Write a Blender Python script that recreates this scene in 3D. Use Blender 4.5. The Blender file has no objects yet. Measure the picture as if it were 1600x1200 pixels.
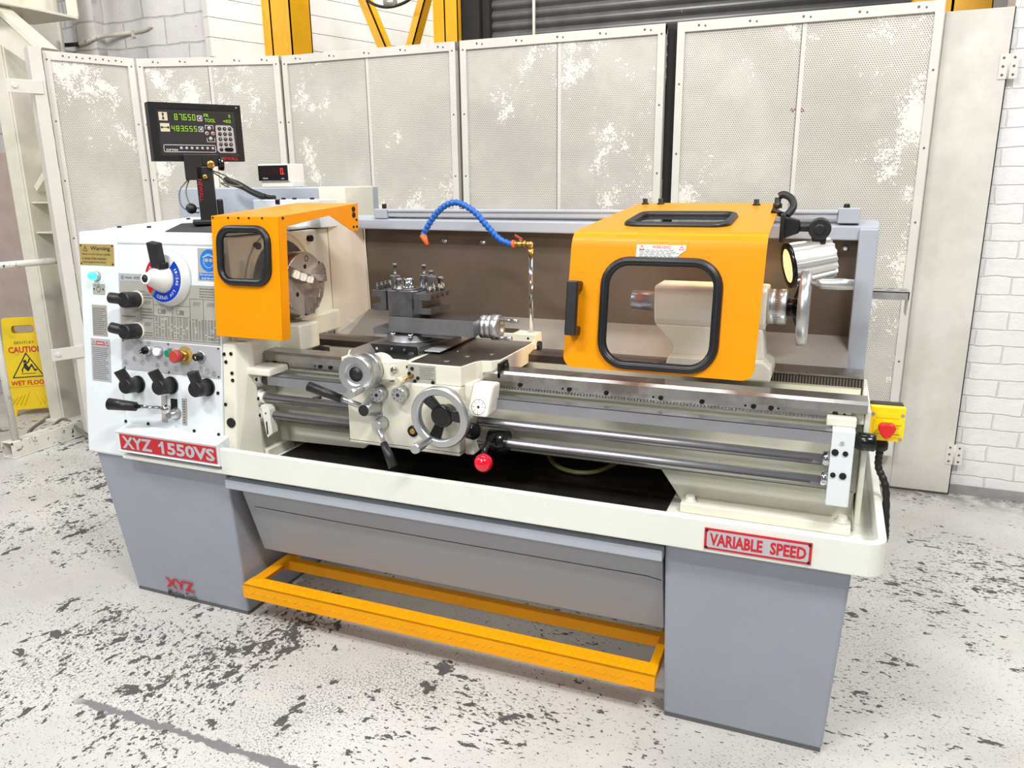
import bpy, bmesh, math, random
from mathutils import Vector, Matrix
from mathutils.geometry import tessellate_polygon
random.seed(7)
PI = math.pi
scene = bpy.context.scene
col = scene.collection
V3 = Vector

# ---------------------------------------------------------------- materials
def lin(c):
    def f(u):
        u = u / 255.0
        return u / 12.92 if u <= 0.04045 else ((u + 0.055) / 1.055) ** 2.4
    return (f(c[0]), f(c[1]), f(c[2]), 1.0)

MATS = {}
class NT:
    """tiny node-tree helper"""
    def __init__(s, name):
        s.m = bpy.data.materials.new(name); s.m.use_nodes = True
        s.t = s.m.node_tree; s.n = s.t.nodes; s.l = s.t.links
        s.b = s.n['Principled BSDF']; s.out = s.n['Material Output']
        s.tc = s.n.new('ShaderNodeTexCoord')
        MATS[name] = s.m
    def link(s, a, b): s.l.new(a, b)
    def set(s, sock, v):
        if isinstance(v, bpy.types.NodeSocket): s.l.new(v, sock)
        else: sock.default_value = v
    def math(s, op, a, b=0.0, c=None, clamp=False):
        n = s.n.new('ShaderNodeMath'); n.operation = op; n.use_clamp = clamp
        s.set(n.inputs[0], a); s.set(n.inputs[1], b)
        if c is not None: s.set(n.inputs[2], c)
        return n.outputs[0]
    def mapping(s, scale=(1, 1, 1), rot=(0, 0, 0), loc=(0, 0, 0), src='Object'):
        n = s.n.new('ShaderNodeMapping'); s.l.new(s.tc.outputs[src], n.inputs['Vector'])
        n.inputs['Scale'].default_value = scale; n.inputs['Rotation'].default_value = rot
        n.inputs['Location'].default_value = loc
        return n.outputs[0]
    def noise(s, scale, detail=3.0, rough=0.55, vec=None, dist=0.0):
        n = s.n.new('ShaderNodeTexNoise'); n.inputs['Scale'].default_value = scale
        n.inputs['Detail'].default_value = detail; n.inputs['Roughness'].default_value = rough
        n.inputs['Distortion'].default_value = dist
        s.l.new(vec if vec is not None else s.tc.outputs['Object'], n.inputs['Vector'])
        return n.outputs[0]
    def ramp(s, v, lo, hi, a=0.0, b=1.0):
        n = s.n.new('ShaderNodeMapRange'); s.l.new(v, n.inputs[0])
        n.inputs[1].default_value = lo; n.inputs[2].default_value = hi
        n.inputs[3].default_value = a; n.inputs[4].default_value = b
        n.clamp = True
        return n.outputs[0]
    def mix(s, f, a, b):
        n = s.n.new('ShaderNodeMix'); n.data_type = 'RGBA'
        s.set(n.inputs[0], f); s.set(n.inputs[6], a); s.set(n.inputs[7], b)
        return n.outputs[2]
    def bump(s, h, strength=0.2, dist=0.002):
        n = s.n.new('ShaderNodeBump'); n.inputs['Strength'].default_value = strength
        n.inputs['Distance'].default_value = dist
        s.l.new(h, n.inputs['Height']); s.l.new(n.outputs[0], s.b.inputs['Normal'])

def paint(name, rgb, rough=0.45, metal=0.0, var=0.05, vs=6.0, chips=None, cs=60.0, ct=0.72, bump=0.0, bs=250.0, coat=0.0, spec=0.5, stain=None):
    s = NT(name)
    c = lin(rgb)
    lo = [x * (1 - var * 2) for x in c[:3]] + [1]; hi = [min(1, x * (1 + var)) for x in c[:3]] + [1]
    n1 = s.noise(vs, 4.0, 0.6)
    cc = s.mix(s.ramp(n1, 0.3, 0.7), lo, hi)
    if stain:
        st = s.noise(stain[1], 5.0, 0.65)
        cc = s.mix(s.math('MULTIPLY', s.ramp(st, stain[2], stain[2] + 0.12), stain[3]), cc, lin(stain[0]))
    if chips:
        n2 = s.noise(cs, 5.0, 0.6); n3 = s.noise(3.1, 2.0, 0.5)
        k = s.math('MULTIPLY', s.ramp(n2, ct, ct + 0.02), s.ramp(n3, 0.45, 0.6))
        cc = s.mix(k, cc, lin(chips))
    s.link(cc, s.b.inputs['Base Color'])
    s.link(s.ramp(n1, 0.2, 0.8, rough * 0.85, min(1, rough * 1.15)), s.b.inputs['Roughness'])
    s.b.inputs['Metallic'].default_value = metal
    s.b.inputs['Coat Weight'].default_value = coat
    s.b.inputs['Specular IOR Level'].default_value = spec
    if bump:
        s.bump(s.noise(bs, 2.0, 0.5), bump, 0.001)
    return s.m

def emit(name, rgb, strength, base=(20, 20, 20)):
    s = NT(name)
    s.b.inputs['Base Color'].default_value = lin(base)
    s.b.inputs['Emission Color'].default_value = lin(rgb)
    n = s.noise(40.0)
    s.link(s.ramp(n, 0, 1, strength * 0.95, strength * 1.05), s.b.inputs['Emission Strength'])
    s.b.inputs['Roughness'].default_value = 0.4
    return s.m

# ---------------------------------------------------------------- mesh builder
class Fr:
    """a local frame: origin, right, up, outward normal"""
    def __init__(s, o, u=(1, 0, 0), v=(0, 0, 1)):
        s.o = V3(o); s.u = V3(u).normalized(); v = V3(v)
        s.n = s.u.cross(v).normalized(); s.v = s.n.cross(s.u).normalized()
    def p(s, a, b, c=0.0): return s.o + s.u * a + s.v * b + s.n * c
    def at(s, a, b, c=0.0):
        f = Fr((0, 0, 0)); f.o = s.p(a, b, c); f.u = s.u; f.v = s.v; f.n = s.n; return f
    def rot(s, ang):
        f = Fr((0, 0, 0)); f.o = s.o; f.n = s.n
        f.u = s.u * math.cos(ang) + s.v * math.sin(ang); f.v = s.v * math.cos(ang) - s.u * math.sin(ang); return f

WLOC = {}
def rrect(w, h, r, n=6, cx=0.0, cy=0.0):
    out = []
    for (sx, sy, a0) in ((1, -1, -PI / 2), (1, 1, 0), (-1, 1, PI / 2), (-1, -1, PI)):
        for k in range(n + 1):
            a = a0 + (PI / 2) * k / n
            out.append((cx + sx * (w / 2 - r) + r * math.cos(a), cy + sy * (h / 2 - r) + r * math.sin(a)))
    return out
def circ(r, n=24, cx=0.0, cy=0.0):
    return [(cx + r * math.cos(2 * PI * k / n), cy + r * math.sin(2 * PI * k / n)) for k in range(n)]

class MB:
    def __init__(s, *mats):
        s.v = []; s.f = []; s.mi = []; s.sm = []; s.mats = []
        s.cur = 0
        for m in mats: s.use(m)
        if mats: s.use(mats[0])
    def use(s, m):
        m = MATS[m]
        if m not in s.mats: s.mats.append(m)
        s.cur = s.mats.index(m)
        return s
    def add(s, vs, fs, smooth=False):
        b = len(s.v); s.v += [V3(v) for v in vs]
        for f in fs:
            s.f.append(tuple(b + i for i in f)); s.mi.append(s.cur); s.sm.append(smooth)
        return s
    def box(s, x0, x1, y0, y1, z0, z1):
        vs = [(x, y, z) for x in (x0, x1) for y in (y0, y1) for z in (z0, z1)]
        return s.add(vs, [(0, 1, 3, 2), (4, 6, 7, 5), (0, 4, 5, 1), (2, 3, 7, 6), (0, 2, 6, 4), (1, 5, 7, 3)])
    def fbox(s, F, a0, a1, b0, b1, c0, c1):
        vs = [F.p(a, b, c) for a in (a0, a1) for b in (b0, b1) for c in (c0, c1)]
        return s.add(vs, [(0, 1, 3, 2), (4, 6, 7, 5), (0, 4, 5, 1), (2, 3, 7, 6), (0, 2, 6, 4), (1, 5, 7, 3)])
    def hexa(s, bot, top):
        vs = list(bot) + list(top)
        return s.add(vs, [(3, 2, 1, 0), (4, 5, 6, 7), (0, 1, 5, 4), (1, 2, 6, 5), (2, 3, 7, 6), (3, 0, 4, 7)])
    def prism(s, F, poly, c0, c1, smooth=False):
        n = len(poly)
        vs = [F.p(a, b, c0) for a, b in poly] + [F.p(a, b, c1) for a, b in poly]
        s.add(vs, [tuple(range(n - 1, -1, -1)), tuple(range(n, 2 * n))])
        b = len(s.v) - 2 * n
        for i in range(n):
            j = (i + 1) % n
            s.f.append((b + i, b + j, b + n + j, b + n + i)); s.mi.append(s.cur); s.sm.append(smooth)
        return s
    def plate(s, F, outer, holes, t):
        loops = [outer] + list(holes)
        flat = [p for l in loops for p in l]
        tris = tessellate_polygon([[V3((a, b, 0)) for a, b in l] for l in loops])
        n = len(flat)
        vs = [F.p(a, b, 0) for a, b in flat] + [F.p(a, b, -t) for a, b in flat]
        fs = [tuple(tr) for tr in tris] + [tuple(n + i for i in reversed(tr)) for tr in tris]
        o = 0
        for l in loops:
            k = len(l)
            for i in range(k):
                j = (i + 1) % k
                fs.append((o + i, o + j, n + o + j, n + o + i))
            o += k
        return s.add(vs, fs)
    def lathe(s, p0, axis, prof, n=28, smooth=True):
        """prof = [(radius, height along axis)]"""
        ax = V3(axis).normalized(); p0 = V3(p0)
        t = V3((0, 0, 1)) if abs(ax.z) < 0.9 else V3((1, 0, 0))
        a = ax.cross(t).normalized(); b = ax.cross(a)
        base = len(s.v)
        for r, h in prof:
            for k in range(n):
                an = 2 * PI * k / n
                s.v.append(p0 + ax * h + (a * math.cos(an) + b * math.sin(an)) * r)
        for i in range(len(prof) - 1):
            flat = abs(prof[i][1] - prof[i + 1][1]) < 1e-7
            for k in range(n):
                j = (k + 1) % n
                s.f.append((base + i * n + k, base + i * n + j, base + (i + 1) * n + j, base + (i + 1) * n + k))
                s.mi.append(s.cur); s.sm.append(smooth and not flat)
        loop = abs(prof[0][0] - prof[-1][0]) < 1e-7 and abs(prof[0][1] - prof[-1][1]) < 1e-7
        if prof[0][0] > 1e-6 and not loop: s.f.append(tuple(base + k for k in range(n - 1, -1, -1))); s.mi.append(s.cur); s.sm.append(False)
        if prof[-1][0] > 1e-6 and not loop:
            q = base + (len(prof) - 1) * n
            s.f.append(tuple(q + k for k in range(n))); s.mi.append(s.cur); s.sm.append(False)
        return s
    def cyl(s, p0, p1, r0, r1=None, n=20):
        p0 = V3(p0); p1 = V3(p1); d = p1 - p0
        return s.lathe(p0, d, [(r0, 0), (r0 if r1 is None else r1, d.length)], n)
    def tube(s, pts, r, n=10, closed=False, smooth_path=0, flat=1.0):
        pts = [V3(p) for p in pts]
        if smooth_path:
            out = []; m = len(pts)
            for i in range(m if closed else m - 1):
                p1 = pts[i]; p2 = pts[(i + 1) % m]
                p0 = pts[i - 1] if (i > 0 or closed) else p1 * 2 - p2
                p3 = pts[(i + 2) % m] if (i + 2 < m or closed) else p2 * 2 - p1
                for k in range(smooth_path):
                    t = k / smooth_path
                    out.append(0.5 * ((2 * p1) + (-p0 + p2) * t + (2 * p0 - 5 * p1 + 4 * p2 - p3) * t * t + (-p0 + 3 * p1 - 3 * p2 + p3) * t ** 3))
            if not closed: out.append(pts[-1])
            pts = out
        m = len(pts); base = len(s.v)
        rad = r if callable(r) else (lambda t: r)
        prev = None
        for i, p in enumerate(pts):
            if closed: tan = (pts[(i + 1) % m] - pts[i - 1]).normalized()
            else: tan = (pts[min(i + 1, m - 1)] - pts[max(i - 1, 0)]).normalized()
            if prev is None:
                t = V3((0, 0, 1)) if abs(tan.z) < 0.9 else V3((0, 1, 0))
                a = tan.cross(t).normalized()
            else:
                a = (prev - tan * prev.dot(tan)).normalized()
            prev = a; b = tan.cross(a)
            rr = rad(i / max(1, m - 1))
            for k in range(n):
                an = 2 * PI * k / n
                s.v.append(p + (a * math.cos(an) + b * math.sin(an) * flat) * rr)
        for i in range(m if closed else m - 1):
            for k in range(n):
                j = (k + 1) % n; i2 = (i + 1) % m
                s.f.append((base + i * n + k, base + i * n + j, base + i2 * n + j, base + i2 * n + k)); s.mi.append(s.cur); s.sm.append(True)
        if not closed:
            s.f.append(tuple(base + k for k in range(n - 1, -1, -1))); s.mi.append(s.cur); s.sm.append(False)
            s.f.append(tuple(base + (m - 1) * n + k for k in range(n))); s.mi.append(s.cur); s.sm.append(False)
        return s
    def ball(s, c, r, n=16):
        prof = [(r * math.sin(PI * k / n), -r * math.cos(PI * k / n)) for k in range(n + 1)]
        return s.lathe(c, (0, 0, 1), prof, 2 * n)
    def text(s, F, body, w, h, c=0.0006, t=0.0006, bold=0.0, italic=0.0):
        """lettering fitted into w x h centred on the frame origin"""
        cu = bpy.data.curves.new('lettering', 'FONT'); cu.body = body
        cu.resolution_u = 2; cu.offset = bold; cu.shear = italic
        cu.align_x = 'CENTER'
        ob = bpy.data.objects.new('lettering', cu)
        me = bpy.data.meshes.new_from_object(ob)
        xs = [v.co.x for v in me.vertices]; ys = [v.co.y for v in me.vertices]
        if xs:
            x0, x1, y0, y1 = min(xs), max(xs), min(ys), max(ys)
            sx = w / max(1e-6, x1 - x0); sy = h / max(1e-6, y1 - y0)
            vs = [F.p((v.co.x - (x0 + x1) / 2) * sx, (v.co.y - (y0 + y1) / 2) * sy, c) for v in me.vertices]
            s.add(vs, [tuple(p.vertices) for p in me.polygons])
        bpy.data.objects.remove(ob); bpy.data.meshes.remove(me); bpy.data.curves.remove(cu)
        return s
    def ring(s, F, poly, w, c=0.0005, t=0.0004, closed=True):
        """a thin printed line of width w along a polyline"""
        n = len(poly)
        for i in range(n if closed else n - 1):
            a = V3((poly[i][0], poly[i][1], 0)); b = V3((poly[(i + 1) % n][0], poly[(i + 1) % n][1], 0))
            d = b - a
            if d.length < 1e-7: continue
            d.normalize(); q = V3((-d.y, d.x, 0)) * (w / 2); a = a - d * w / 2; b = b + d * w / 2
            vs = [F.p(p.x, p.y, c) for p in (a - q, b - q, b + q, a + q)]
            s.add(vs, [(0, 1, 2, 3)])
        return s
    def quad(s, F, a0, a1, b0, b1, c=0.0005):
        return s.add([F.p(a0, b0, c), F.p(a1, b0, c), F.p(a1, b1, c), F.p(a0, b1, c)], [(0, 1, 2, 3)])
    def poly(s, F, pts, c=0.0005):
        return s.add([F.p(a, b, c) for a, b in pts], [tuple(range(len(pts)))])
    def build_each(s, name, parent=None, gap=0.0015, **kw):
        """one object for every separate piece collected so far"""
        par = list(range(len(s.v)))
        def find(i):
            while par[i] != i: par[i] = par[par[i]]; i = par[i]
            return i
        for f in s.f:
            a = find(f[0])
            for i in f[1:]: par[find(i)] = a
        grp = {}
        for fi, f in enumerate(s.f): grp.setdefault(find(f[0]), []).append(fi)
        items = []
        for fl in grp.values():
            vi = {i for fi in fl for i in s.f[fi]}
            lo = [min(s.v[i][k] for i in vi) - gap for k in range(3)]; hi = [max(s.v[i][k] for i in vi) + gap for k in range(3)]
            items.append([fl, lo, hi])
        done = False
        while not done:
            done = True
            for i in range(len(items)):
                for j in range(i + 1, len(items)):
                    a, b = items[i], items[j]
                    if all(a[1][k] <= b[2][k] and b[1][k] <= a[2][k] for k in range(3)):
                        a[0] += b[0]; a[1] = [min(p, q) for p, q in zip(a[1], b[1])]; a[2] = [max(p, q) for p, q in zip(a[2], b[2])]
                        items.pop(j); done = False; break
                if not done: break
        out = []
        for fl, lo, hi in items:
            m = MB(); m.mats = list(s.mats); mp = {}
            for fi in sorted(fl):
                nf = []
                for i in s.f[fi]:
                    if i not in mp: mp[i] = len(m.v); m.v.append(s.v[i])
                    nf.append(mp[i])
                m.f.append(tuple(nf)); m.mi.append(s.mi[fi]); m.sm.append(s.sm[fi])
            used = sorted(set(m.mi)); m.mats = [s.mats[u] for u in used]; m.mi = [used.index(u) for u in m.mi]
            out.append(m.build(name, parent, **kw))
        return out
    def build(s, name, parent=None, bevel=0.0, seg=2, kind=None, label=None, angle=35):
        me = bpy.data.meshes.new(name)
        xs = [v.x for v in s.v]; ys = [v.y for v in s.v]; zs = [v.z for v in s.v]
        c = V3(((min(xs) + max(xs)) / 2, (min(ys) + max(ys)) / 2, min(zs)))
        me.from_pydata([v - c for v in s.v], [], s.f)
        for m in s.mats: me.materials.append(m)
        for i, p in enumerate(me.polygons):
            p.material_index = s.mi[i]; p.use_smooth = s.sm[i]
        bm = bmesh.new(); bm.from_mesh(me)
        bmesh.ops.recalc_face_normals(bm, faces=bm.faces)
        bm.to_mesh(me); bm.free()
        o = bpy.data.objects.new(name, me); col.objects.link(o)
        if parent is not None:
            o.parent = parent; o.location = c - WLOC[parent]
        else: o.location = c
        WLOC[o] = c
        if bevel:
            b = o.modifiers.new('edge', 'BEVEL'); b.width = bevel; b.segments = seg
            b.limit_method = 'ANGLE'; b.angle_limit = math.radians(angle); b.harden_normals = False
        if kind: o['kind'] = kind
        if label: o['label'] = label
        return o

def thing(name, loc, label, cat, group=None):
    o = bpy.data.objects.new(name, None); col.objects.link(o)
    o.empty_display_size = 0.1
    o.location = loc; WLOC[o] = V3(loc)
    o['label'] = label; o['category'] = cat
    if group: o['group'] = group
    return o
def tag(o, label, cat, group=None):
    o['label'] = label; o['category'] = cat
    if group: o['group'] = group
    return o
def FX(x, y, z): return Fr((x, y, z), (1, 0, 0), (0, 0, 1))          # faces -Y
def FR(x, y, z): return Fr((x, y, z), (0, 1, 0), (0, 0, 1))          # faces +X
def FT(x, y, z): return Fr((x, y, z), (1, 0, 0), (0, 1, 0))          # faces up

def lines(mb, F, x0, x1, y0, y1, rows, h=0.5, seed=1, words=True):
    """tiny illegible print: rows of short dark dashes"""
    rnd = random.Random(seed); dy = (y1 - y0) / rows
    for r in range(rows):
        yb = y1 - (r + 0.75) * dy; x = x0
        end = x1 - (x1 - x0) * rnd.random() * 0.25
        while x < end:
            w = (x1 - x0) * rnd.uniform(0.06, 0.16)
            mb.quad(F, x, min(x + w, x1), yb, yb + dy * h)
            x += w + (x1 - x0) * 0.025
SEG = {'0': 'abcdef', '1': 'bc', '2': 'abged', '3': 'abgcd', '4': 'fgbc', '5': 'afgcd', '6': 'afgedc', '7': 'abc', '8': 'abcdefg', '9': 'abfgcd',
       'F': 'afge', 'R': 'afbgec', 'T': 'fged', 'O': 'abcdef', 'L': 'fed', 'C': 'afed', '-': 'g'}
def seven(mb, F, x, y, w, h, txt, pitch, tk=None, c=0.0008):
    tk = tk or w * 0.2
    for ch in txt:
        if ch == '.':
            mb.quad(F, x - pitch * 0.22, x - pitch * 0.22 + tk, y, y + tk, c); continue
        for sg in SEG.get(ch, ''):
            q = {'a': (0, w, h - tk, h), 'd': (0, w, 0, tk), 'g': (0, w, h / 2 - tk / 2, h / 2 + tk / 2), 'f': (0, tk, h / 2, h), 'b': (w - tk, w, h / 2, h),
                 'e': (0, tk, 0, h / 2), 'c': (w - tk, w, 0, h / 2)}[sg]
            mb.quad(F, x + q[0], x + q[1], y + q[2], y + q[3], c)
        x += pitch
paint('white_paint', (226, 229, 226), 0.38, var=0.02, chips=(70, 68, 62), cs=90, ct=0.72, bump=0.03)
paint('machine_white', (220, 226, 230), 0.4, var=0.015, chips=(95, 95, 92), cs=150, ct=0.735)
paint('cream_paint', (222, 220, 204), 0.4, var=0.035, chips=(80, 76, 66), cs=80, ct=0.715, bump=0.05, bs=90)
paint('tray_white', (224, 226, 218), 0.35, var=0.025, chips=(60, 55, 48), cs=110, ct=0.72)
paint('grey_paint', (148, 153, 164), 0.45, var=0.02, bump=0.05, bs=300, chips=(110, 108, 104), cs=120, ct=0.74)
paint('bin_grey', (150, 153, 158), 0.4, var=0.02, bump=0.04, bs=300)
paint('splash_grey', (168, 174, 184), 0.38, var=0.03, chips=(110, 108, 104), cs=60, ct=0.73)
paint('splash_back', (104, 93, 82), 0.36, metal=0.3, var=0.04)  # lamp's brown tint and dark reflection are put into this base colour
paint('end_cream', (206, 200, 188), 0.42, var=0.03)
paint('splash_low', (136, 132, 127), 0.4, metal=0.1, var=0.04)  # ceiling reflection on the lower slope put into a lighter colour
paint('bed_inside', (104, 95, 85), 0.35, metal=0.2, var=0.12, vs=9)
paint('black_line', (22, 22, 22), 0.6)
paint('plinth_grey', (92, 93, 92), 0.6, var=0.08)
paint('yellow_paint', (226, 144, 0), 0.36, var=0.015, spec=0.25, chips=(120, 80, 20), cs=140, ct=0.745, bump=0.03, bs=500)
paint('step_yellow', (240, 162, 0), 0.44, var=0.03, spec=0.25, chips=(90, 70, 30), cs=110, ct=0.72)
paint('black_plastic', (30, 30, 31), 0.42, var=0.1, bump=0.05)
paint('black_gloss', (16, 16, 17), 0.2, var=0.05)
paint('rubber_black', (27, 29, 32), 0.38, var=0.1)
paint('rubber_mat', (58, 58, 60), 0.85, var=0.1, bump=0.3, bs=200)
paint('bolt_black', (28, 27, 26), 0.4, metal=0.3)
paint('way_steel', (176, 174, 172), 0.26, metal=0.9, var=0.09, vs=9, stain=((110, 96, 84), 5.0, 0.52, 0.6))
paint('dark_way', (100, 92, 88), 0.32, metal=0.75, var=0.12, vs=7)
paint('rod_steel', (172, 173, 180), 0.33, metal=0.85, var=0.05)
paint('aluminium', (196, 198, 200), 0.32, metal=0.85, var=0.04, vs=14)
paint('lamp_aluminium', (225, 224, 222), 0.3, metal=0.7, var=0.03)
paint('tool_steel', (118, 118, 120), 0.36, metal=0.85, var=0.12, vs=30)
paint('slide_steel', (140, 140, 144), 0.38, metal=0.8, var=0.08, vs=20)
paint('chuck_steel', (180, 174, 168), 0.33, metal=0.85, var=0.06, vs=12)
paint('chrome', (215, 216, 218), 0.08, metal=1.0, var=0.01)
paint('brass', (205, 165, 92), 0.28, metal=0.95, var=0.06, vs=40)
paint('galvanised', (180, 180, 178), 0.4, metal=0.6, var=0.08, vs=30)
paint('red_plate', (186, 22, 38), 0.4, var=0.02)
paint('red_button', (214, 32, 34), 0.32, var=0.02)
paint('brown_mark', (150, 96, 60), 0.6)
paint('red_faded', (176, 60, 56), 0.4, var=0.04)
paint('red_ball', (226, 10, 44), 0.12, var=0.02, coat=0.5)
paint('red_print', (196, 24, 44), 0.5)
paint('blue_sign', (20, 112, 200), 0.45)
paint('dial_blue', (4, 62, 176), 0.35)
paint('hose_blue', (14, 92, 182), 0.35, var=0.05)
paint('nozzle_orange', (248, 100, 36), 0.4)
paint('sign_yellow', (232, 200, 20), 0.5, var=0.05, stain=((170, 150, 50), 14.0, 0.6, 0.5))
paint('estop_yellow', (246, 214, 4), 0.38, var=0.02)
paint('ivory', (232, 230, 222), 0.35)
paint('dial_white', (222, 224, 222), 0.28, var=0.02)
paint('label_grey', (176, 174, 166), 0.4, metal=0.2, var=0.03)
paint('plate_silver', (188, 190, 194), 0.35, metal=0.25, var=0.03)
paint('gold_plate', (186, 164, 98), 0.38, metal=0.35, var=0.05, vs=30)
paint('ink', (40, 40, 40), 0.6)
paint('ink_soft', (112, 112, 110), 0.6)
paint('white_ink', (240, 240, 238), 0.5)
paint('cream_label', (205, 196, 170), 0.5)
paint('screen_dark', (44, 45, 48), 0.35, var=0.03)
paint('bezel_black', (24, 24, 26), 0.35, var=0.06)
paint('key_pad', (172, 172, 176), 0.4)
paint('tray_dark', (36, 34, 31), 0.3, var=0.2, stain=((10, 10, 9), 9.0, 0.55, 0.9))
paint('hose_clear', (150, 146, 92), 0.25, var=0.08)
paint('cable_black', (26, 26, 27), 0.5)
paint('cable_grey', (120, 116, 108), 0.5)
paint('green_button', (10, 128, 96), 0.35)
paint('fence_white', (212, 209, 201), 0.5, var=0.03, chips=(140, 136, 126), cs=70, ct=0.72)
paint('door_white', (214, 211, 203), 0.4, var=0.03, chips=(96, 92, 86), cs=75, ct=0.70, stain=((196, 192, 182), 1.6, 0.45, 0.7))
paint('column_cream', (222, 218, 202), 0.5, var=0.05, chips=(120, 112, 98), cs=60, ct=0.71)
paint('column_yellow', (222, 164, 8), 0.45, var=0.06, chips=(110, 70, 20), cs=60, ct=0.71)
paint('rail_white', (214, 212, 202), 0.5, var=0.05, chips=(60, 58, 54), cs=34, ct=0.6)
paint('plank_white', (226, 224, 218), 0.55, var=0.03)
paint('pink_wall', (206, 186, 176), 0.7, var=0.06)
paint('orange_cover', (226, 100, 30), 0.5)
paint('skirting_grey', (150, 150, 149), 0.6, var=0.08, vs=12)
paint('dark_gap', (30, 28, 26), 0.8)
paint('shutter_steel', (104, 104, 104), 0.45, metal=0.4, var=0.08)
emit('led_green', (60, 255, 190), 2.2, (60, 220, 170))
emit('led_white', (235, 245, 255), 0.55, (225, 232, 236))
emit('digit_green', (165, 225, 30), 1.1)
emit('digit_red', (255, 40, 40), 2.2)
emit('digit_dim', (110, 8, 16), 0.35)
emit('lamp_glow', (255, 205, 130), 1.5, (255, 230, 190))

def glass():
    s = NT('window_clear')
    tr = s.n.new('ShaderNodeBsdfTransparent'); tr.inputs[0].default_value = (0.97, 0.975, 0.975, 1)
    gl = s.n.new('ShaderNodeBsdfGlossy'); gl.inputs['Roughness'].default_value = 0.03
    fr = s.n.new('ShaderNodeFresnel'); fr.inputs[0].default_value = 1.45
    sm = s.noise(3.0); k = s.math('ADD', fr.outputs[0], s.ramp(sm, 0.4, 0.8, 0.0, 0.03))
    mx = s.n.new('ShaderNodeMixShader')
    s.link(k, mx.inputs[0]); s.link(tr.outputs[0], mx.inputs[1]); s.link(gl.outputs[0], mx.inputs[2])
    s.link(mx.outputs[0], s.out.inputs[0])
glass()

def brushed(name, rgb, axis, rough=0.3):
    """turned face: fine concentric rings about the local axis"""
    s = NT(name)
    w = s.n.new('ShaderNodeTexWave'); w.wave_type = 'RINGS'; w.rings_direction = axis
    w.inputs['Scale'].default_value = 90; w.inputs['Distortion'].default_value = 1.0
    s.link(s.mapping(loc=(0, 0, -0.110)), w.inputs['Vector'])
    s.link(s.mix(w.outputs['Fac'], [x * 0.85 for x in lin(rgb)[:3]] + [1], lin(rgb)), s.b.inputs['Base Color'])
    s.b.inputs['Metallic'].default_value = 0.7; s.b.inputs['Roughness'].default_value = rough
    s.bump(w.outputs['Fac'], 0.12, 0.0005)
brushed('turned_steel', (200, 192, 186), 'X', 0.40)

def striped(name, rgb, dark, axis_scale, rough=0.3):
    """fine regular grooves along the bed (screw thread, milled teeth, shutter slats)"""
    s = NT(name)
    w = s.n.new('ShaderNodeTexWave'); w.wave_type = 'BANDS'; w.bands_direction = axis_scale[0]
    w.inputs['Scale'].default_value = axis_scale[1]
    s.link(s.tc.outputs['Object'], w.inputs['Vector'])
    s.link(s.mix(w.outputs['Fac'], lin(dark), lin(rgb)), s.b.inputs['Base Color'])
    s.b.inputs['Metallic'].default_value = 0.7; s.b.inputs['Roughness'].default_value = rough
    s.bump(w.outputs['Fac'], 0.6, 0.002)
striped('screw_thread', (150, 150, 150), (30, 30, 30), ('X', 45.0))
striped('milled_teeth', (120, 116, 112), (40, 38, 36), ('X', 38.0), 0.4)

def perforated():
    s = NT('perforated_sheet')
    sep = s.n.new('ShaderNodeSeparateXYZ'); s.link(s.tc.outputs['Object'], sep.inputs[0])
    p = 0.0102
    u = s.math('DIVIDE', sep.outputs[0], p); v = s.math('DIVIDE', sep.outputs[2], p * 1.732)
    def d(off):
        a = s.math('SUBTRACT', s.math('FRACT', s.math('ADD', u, off)), 0.5)
        b = s.math('MULTIPLY', s.math('SUBTRACT', s.math('FRACT', s.math('ADD', v, off)), 0.5), 1.732)
        return s.math('SQRT', s.math('ADD', s.math('MULTIPLY', a, a), s.math('MULTIPLY', b, b)))
    m = s.math('MINIMUM', d(100.0), d(100.5))
    hole = s.ramp(m, 0.27, 0.33, 1.0, 0.0)
    geo = s.n.new('ShaderNodeNewGeometry').outputs['Position']
    big = s.noise(1.25, 2.0, 0.5, geo); mid = s.noise(6.0, 5.0, 0.7, geo); fine = s.noise(95.0, 2.0, 0.5, geo)
    k = s.math('ADD', s.math('ADD', s.math('MULTIPLY', big, 0.45), s.math('MULTIPLY', mid, 0.42)), s.math('MULTIPLY', fine, 0.16))
    clog = s.ramp(k, 0.570, 0.595)
    semi = s.ramp(s.math('ADD', s.math('MULTIPLY', s.noise(1.9, 4.0, 0.65, geo), 0.9), s.math('MULTIPLY', fine, 0.1)), 0.48, 0.62)
    base = s.mix(s.ramp(s.noise(2.3, 4.0, 0.6, geo), 0.35, 0.65), lin((194, 191, 183)), lin((212, 209, 200)))
    base = s.mix(clog, base, lin((224, 222, 214)))
    holec = s.mix(semi, lin((140, 134, 126)), lin((184, 180, 173)))
    hf = s.math('MULTIPLY', hole, s.math('SUBTRACT', 1.0, clog))
    s.link(s.mix(hf, base, holec), s.b.inputs['Base Color'])
    s.b.inputs['Roughness'].default_value = 0.55
    s.bump(s.math('SUBTRACT', 1.0, hf), 0.3, 0.001)
perforated()

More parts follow.
